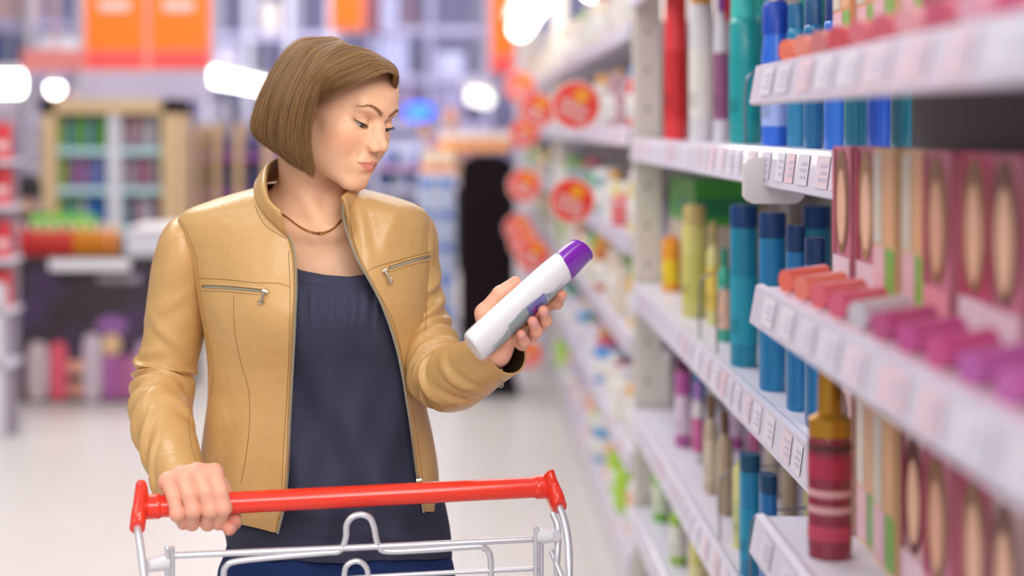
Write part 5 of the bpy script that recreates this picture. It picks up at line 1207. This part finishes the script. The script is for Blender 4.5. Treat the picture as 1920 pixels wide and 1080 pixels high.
for sx in (-1, 1):
    hip = W(633+sx*108, 1165, 2.17); x0 = hip[0]+sx*.012
    m = MB(); L_ = np.linspace(0, 1, 22); P = []
    for t in L_:
        w = .026+.016*math.sin(PI*min(1, t*1.15))**.7; h = .055*(1-t)**.8+.030; w *= (1 if t < .9 else max(.15, 1-((t-.9)/.1)**2)); h *= (1 if t < .9 else max(.3, 1-((t-.9)/.1)**2*.7))
        a = np.linspace(0, 2*np.pi, 24, endpoint=False); P.append(np.stack([x0+w*np.cos(a), np.full(24, 2.215-.235*t), .012+h*.5+h*.5*np.clip(np.sin(a)*1.3, -1, 1)], 1))
    m.grid(np.array(P)-PLOC, 0, wv=True); P0 = np.array(P[0]).mean(0); m.tube([np.array([x0, 2.20, .05])-PLOC, np.array([x0, 2.19, .11])-PLOC], [.036, .040], 20, 0)
    sh = m.build('shoe', shoe_m, person)
    m = MB(); a = np.linspace(0, 2*np.pi, 40, endpoint=False)
    ring = np.stack([x0+.043*np.cos(a)*(1-.12*(np.sin(a) < 0)), 2.10-.128*np.sin(a), 0*a], 1)
    m.grid(np.array([ring, ring+[0, 0, .016]])-PLOC, 0, wv=True); b0 = m.n-80
    m.f.append(tuple(b0+40+k for k in range(40))); m.m.append(0); m.f.append(tuple(b0+k for k in range(40))[::-1]); m.m.append(0)
    m.build('sole', sole_m, sh)
# ---- necklace, lying on the skin
BB = BVHTree.FromPolygons([Vector(v) for v in (BV-PLOC)], [tuple(int(i) for i in f) for f in BQ[:len(pieces[0][1])]])
gold = mat('gold', hx('D2A468'), .22, metal=1)
NP = [(526, 400), (540, 409), (560, 424), (580, 434), (600, 438), (615, 434), (628, 426), (640, 412)]
P = cr([(x, y, 0) for x, y in NP], 110); C = [on_cloth(x, y, BB, lift=.0012) for x, y, _z in P]; C = [c for c in C if c is not None]
m = MB()
for i in range(len(C)-1):
    a, b_ = C[i], C[i+1]; t = b_-a; t /= np.linalg.norm(t); s_ = np.cross(t, (0, 1, 0)) if i % 2 else np.array([0, -1., 0]); s_ /= np.linalg.norm(s_)
    k = np.linspace(0, 2*PI, 7)[:-1]; r_ = .0013 if not 58 < i < 66 else .0021
    m.tube([(a+b_)/2+r_*1.25*math.cos(q_)*t+r_*math.sin(q_)*s_ for q_ in k], .00042, 4, closed=True)
tag(m.build('gold_necklace', gold, person), kind='stuff')
# ------------------------------------------------------------------ the bottle in her hand
BA, BB_, BETA = .0190, .0325, math.radians(35)
bL = math.cos(BETA)*bot_w+math.sin(BETA)*bot_n; bT = -math.sin(BETA)*bot_w+math.cos(BETA)*bot_n
def bsurf(a, phi, s=1.0, lift=0.0):
    c, s_ = np.cos(phi), np.sin(phi); n = np.stack([c/BA, s_/BB_], -1); n /= np.linalg.norm(n, axis=-1)[..., None]
    u = s*BA*c+lift*n[..., 0]; v = s*BB_*s_+lift*n[..., 1]
    return BOT_A+np.multiply.outer(a, bot_d)+np.multiply.outer(u, bL)+np.multiply.outer(v, bT)
BLOC = BOT_A
bot = empty('shampoo_bottle', BLOC, 'white shampoo bottle with a purple cap held in her hand', 'bottle')
bwhite = mat('bottle_white', hx('F1F0F2'), .32, coat=.2); bpurple = mat('cap_purple', hx('7F1CAC'), .28, coat=.3)
phi = np.linspace(0, 2*PI, 72, endpoint=False)
prof = [(0, 0), (0, .6), (.0005, .86), (.003, .955), (.008, .99), (.02, 1.0), (.05, 1.0), (.10, 1.0), (.135, .995), (.150, .975), (.160, .945), (BOT_L, .92), (BOT_L+.002, .86), (BOT_L+.002, .4), (BOT_L+.002, 0)]
m = MB(); m.grid(np.array([bsurf(np.full(72, a), phi, s) for a, s in prof])-BLOC, 0, wv=True)
m.build('bottle_body', bwhite, bot, sharp=35)
m = MB()
cp = [(BOT_L+.0005, .0), (BOT_L+.0005, .925), (BOT_L+.004, .935), (BOT_L+.020, .89), (BOT_L+.031, .83), (BOT_L+.034, .80), (BOT_L+.0358, .74), (BOT_L+.0365, .66), (BOT_L+.0365, 0)]
tilt = lambda a, p: a+ (.0055*np.cos(p)*(a > BOT_L+.026))+(-.004*np.cos(p)*(a < BOT_L+.006))
m.grid(np.array([bsurf(tilt(np.full(72, a), phi), phi, s) for a, s in cp])-BLOC, 0, wv=True)
# the raised rim of the flip lid
m.tube(bsurf(np.full(40, BOT_L+.0345)+.0055*np.cos(np.linspace(0, 2*PI, 41)[:-1]), np.linspace(0, 2*PI, 41)[:-1], .80)-BLOC, .0011, 6, closed=True)
m.build('flip_cap', bpurple, bot, sharp=35)
def patch(name, a0, a1, p0, p1, colr, lift, lens=0, n=24, parent=bot):
    A_ = np.linspace(a0, a1, n); rows = []
    for a in A_:
        t = (a-.012)/(.158-.012); top = math.radians(p1)-(math.radians(p1-p0)*lens*abs(2*t-1)**2.2)
        rows.append(bsurf(np.full(14, a), np.linspace(math.radians(p0), top, 14), 1.0, lift))
    mm = MB(); mm.grid(np.array(rows)-BLOC); return mm.build(name, colr, parent)
lab = patch('label', .010, .160, -75, 36, cmat(hx('AFBAC6'), .35), .0003, .80, n=40)
for a0, a1, p0, p1, c_ in ((.088, .118, -74, 29, '7C7FC0'), (.112, .117, -74, 24, '9A9FC8'), (.118, .149, -74, 8, 'D3D9DB'), (.149, .157, -74, -22, '5C8F88'), (.052, .086, -74, 29, '9FB0B4'), (.086, .090, -74, 30, '6F6FB0'), (.018, .050, -74, 8, 'C9D2D2')):
    patch('label_print', a0, a1, p0, p1, cmat(hx(c_), .35), .0005, .0, parent=lab)
for k in range(9):
    a0 = .121+k*.0030; patch('label_text', a0, a0+.0012, -60, 18-k*3.5, cmat(hx('8A9A9C'), .4), .0007, 0, n=3, parent=lab)
for k in range(9):
    a0 = .022+k*.0030; patch('label_text', a0, a0+.0012, -60, -4+k*2.6, cmat(hx('93A3A0'), .4), .0007, 0, n=3, parent=lab)
for k, c_ in enumerate(('A64FA8', '7B5CB8')):
    patch('label_flower', .092+k*.006, .099+k*.006, -30, 12, cmat(hx(c_), .4), .0008, 0, n=8, parent=lab)
# ------------------------------------------------------------------ the trolley
CLOC = np.array([-.155, 1.62, 0.0])
cart = empty('shopping_cart', CLOC, 'wire shopping trolley with a red plastic handle in front of the woman', 'shopping cart')
red = mat('red_plastic', hx('F23A24'), .22, coat=.25); chrome = mat('zinc_wire', hx('DEDDE2'), .28, metal=.55); wplast = mat('white_plastic', hx('E6E6EA'), .35); blackp = mat('black_rubber', (.02, .02, .02), .6)
def bx(px, r=0, ang=0): return bp(px, r, ang)
m = MB(); n = 80
ts = np.linspace(268, 1032, n); m.tube(np.array([bx(t) for t in ts])-CLOC, BAR_R, 40); m.build('handle', red, cart)
for px0, px1 in ((272, 301), (999, 1028)):
    m = MB(); m.tube(np.array([bx(t) for t in np.linspace(px0, px1, 8)])-CLOC, [BAR_R*1.0]+[BAR_R*1.13]*6+[BAR_R*1.0], 40); m.build('handle_collar', red, cart)
armL = [W(265, 936, 1.885), W(262, 955, 1.868), W(258, 985, 1.845), W(262, 1015, 1.825), W(268, 1062, 1.805), W(272, 1100, 1.79), W(275, 1180, 1.77)]
armR = [W(1028, 905, 1.985), W(1037, 925, 1.975), W(1048, 948, 1.955), W(1059, 980, 1.935), W(1066, 1025, 1.915), W(1067, 1080, 1.895), W(1068, 1180, 1.88)]
for A_, k in ((armL, -1), (armR, 1)):
    m = MB(); P = cr(np.array(A_), 60)-CLOC; m.tube(P[10:], .0050 if k < 0 else .0052, 12); m.build('handle_arm', chrome, cart)
    m = MB(); top = A_[0]+(A_[0]-A_[1])*.35
    # the moulded end piece: a flattened tapering sleeve round the tube
    Q_ = cr(np.array([top, A_[0], A_[1], A_[2]+(A_[2]-A_[1])*.15]), 24); a = np.linspace(0, 2*PI, 24, endpoint=False); R_ = []
    for i, q_ in enumerate(Q_):
        t = i/23; T = (Q_[min(23, i+1)]-Q_[max(0, i-1)]); T /= np.linalg.norm(T); u = bar_d; v = np.cross(T, u); v /= np.linalg.norm(v); u = np.cross(v, T)
        ru = .0125 if t < .78 else .0135; rv = (.0205*(1-t)**.5+.0105) if t < .95 else .011
        f = math.sin(min(1, (t+.04)*6)*PI/2) if t < .2 else 1
        R_.append(q_+np.outer(np.sign(np.cos(a))*np.abs(np.cos(a))**.7*ru*f*.75, u)+np.outer(np.sin(a)*rv*f, v))
    m.grid(np.array(R_)-CLOC, 0, wv=True); b0 = m.n-24*24
    m.f.append(tuple(b0+i for i in range(24))[::-1]); m.m.append(0); m.f.append(tuple(b0+23*24+i for i in range(24))); m.m.append(0)
    m.build('handle_bracket', red, cart, sharp=50)
m = MB(); P = cr(np.array([W(1036, 962, 1.945), W(1045, 985, 1.935), W(1046, 1015, 1.925), W(1044, 1060, 1.915), W(1044, 1180, 1.905)]), 30); m.tube(P-CLOC, .0045, 10); m.build('brace', chrome, cart)
m = MB(); m.tube(np.array([W(1034, 1034, 1.93), W(1052, 1078, 1.90), W(1062, 1120, 1.88)])-CLOC, .0040, 10); m.build('brace', chrome, cart)
YL, YR = 1.850, 1.945
def yy(px): return YL+(YR-YL)*(px-318)/(1010-318.)
def rod(pts, r, n=80, name='wire'):
    m = MB(); m.tube(cr(np.array([W(x, y, yy(x)+(p[0] if p else 0)) for x, y, *p in pts]), n)-CLOC, r, 12); return m.build(name, chrome, cart)
rod([(320, 1042), (500, 1034), (750, 1023), (1003, 1011)], .0044)
rod([(418, 1130), (419, 1082), (424, 1062), (446, 1052), (530, 1043), (612, 1036), (634, 1034), (644, 1022), (649, 1004), (650, 984), (660, 970), (677, 965), (693, 971), (701, 987), (705, 1008), (711, 1026), (728, 1034), (800, 1031), (890, 1025), (909, 1028), (919, 1042), (921, 1082), (922, 1130)], .0042, 260)
rod([(644, 1120), (646, 1074), (652, 1059), (668, 1052), (683, 1059), (690, 1076), (692, 1120)], .0038)
rod([(560, 1092), (700, 1081), (860, 1073), (1014, 1066)], .0032)
for x0, y0, y1 in ((318, 1029, 1180), (1010, 996, 1180)):
    rod([(x0-5, y1, -.012), (x0-5, y0+12, -.012), (x0-3, y0+2, -.011), (x0, y0, -.010), (x0+3, y0+2, -.009), (x0+5, y0+12, -.008), (x0+5, y1, -.008)], .0033, 60, 'hinge_loop')
    m = MB(); s_ = -1 if x0 < 500 else 1; a = W(x0+s_*8, y0+9+(16 if s_ < 0 else 0), yy(x0)-.008); b = W(x0+s_*(34 if s_ > 0 else 44), y0+8+(24 if s_ < 0 else 0), yy(x0)-.03)
    m.tube(np.array([a, b])-CLOC, [.0105, .0080], 20); m.build('hinge_sleeve', wplast, cart)
for k in range(3):       # the seat flap's upright wires, seen at the frame's lower edge
    pass
# basket, below the frame of the photograph: rim, wires, chassis, wheels
def basket_corner(sx, t, z):
    """sx -1..1 across, t 0 at the handle .. 1 at the nose"""
    w = (.275-.055*t)*(1-.18*(.98-z)/.5); yv = 1.845-.80*t+(.95-z)*.12*(t < .5)-(.95-z)*.10*(t > .5)
    return np.array([-.155+sx*w+.13*(yv-1.6)*0+.05*(yv-1.9)*0, yv+.045*sx, z])
m = MB()
for z, r in ((.90-.02, .0055), (.80, .003), (.70, .003), (.60, .003), (.50, .0055)):
    z2 = z; c_ = [basket_corner(-1, 0, z2), basket_corner(-1, 1, z2), basket_corner(1, 1, z2), basket_corner(1, 0, z2)]
    m.tube(np.array(c_+[c_[0]])-CLOC, r, 6, caps=False)
zs = [.50, .88]
for i in range(1, 26):
    t = i/26
    for sx in (-1, 1): m.tube(np.array([basket_corner(sx, t, .5), basket_corner(sx, t, .88)])-CLOC, .0019, 4, caps=False)
    m.tube(np.array([basket_corner(-1, t, .5), basket_corner(1, t, .5)])-CLOC, .0019, 4, caps=False)
for i in range(1, 16):
    s_ = -1+2*i/16
    for t in (0, 1): m.tube(np.array([basket_corner(s_, t, .5), basket_corner(s_, t, .88)])-CLOC, .0019, 4, caps=False)
tag(m.build('basket', chrome, cart), kind='stuff')
for sx, A_ in ((-1, armL), (1, armR)):
    m = MB(); P = cr(np.array([A_[-1], basket_corner(sx, 0, .88)+[0, .0, 0], basket_corner(sx, 0.02, .5), np.array([-.155+sx*.25, 1.80, .14]), np.array([-.155+sx*.25, 1.60, .13]), np.array([-.155+sx*.20, 1.15, .14])]), 60)
    m.tube(P-CLOC, .011, 10); m.build('chassis_tube', chrome, cart)
for sx, yv in ((-1, 1.78), (1, 1.78), (-.8, 1.16), (.8, 1.16)):
    x = -.155+sx*.25; m = MB(); a = np.linspace(0, 2*PI, 28, endpoint=False)
    R_ = [np.stack([np.full(28, x+dx), yv+r*np.cos(a), .062+r*np.sin(a)], 1) for dx, r in ((-.014, .01), (-.014, .052), (-.011, .060), (.011, .060), (.014, .052), (.014, .01))]
    m.grid(np.array(R_)-CLOC, 0, wv=True); w_ = m.build('wheel', blackp, cart)
    m = MB(); m.tube(np.array([[x-.022, yv, .062], [x-.022, yv, .13], [x+.022, yv, .13], [x+.022, yv, .062]])-CLOC, .004, 6); m.build('fork', chrome, w_)
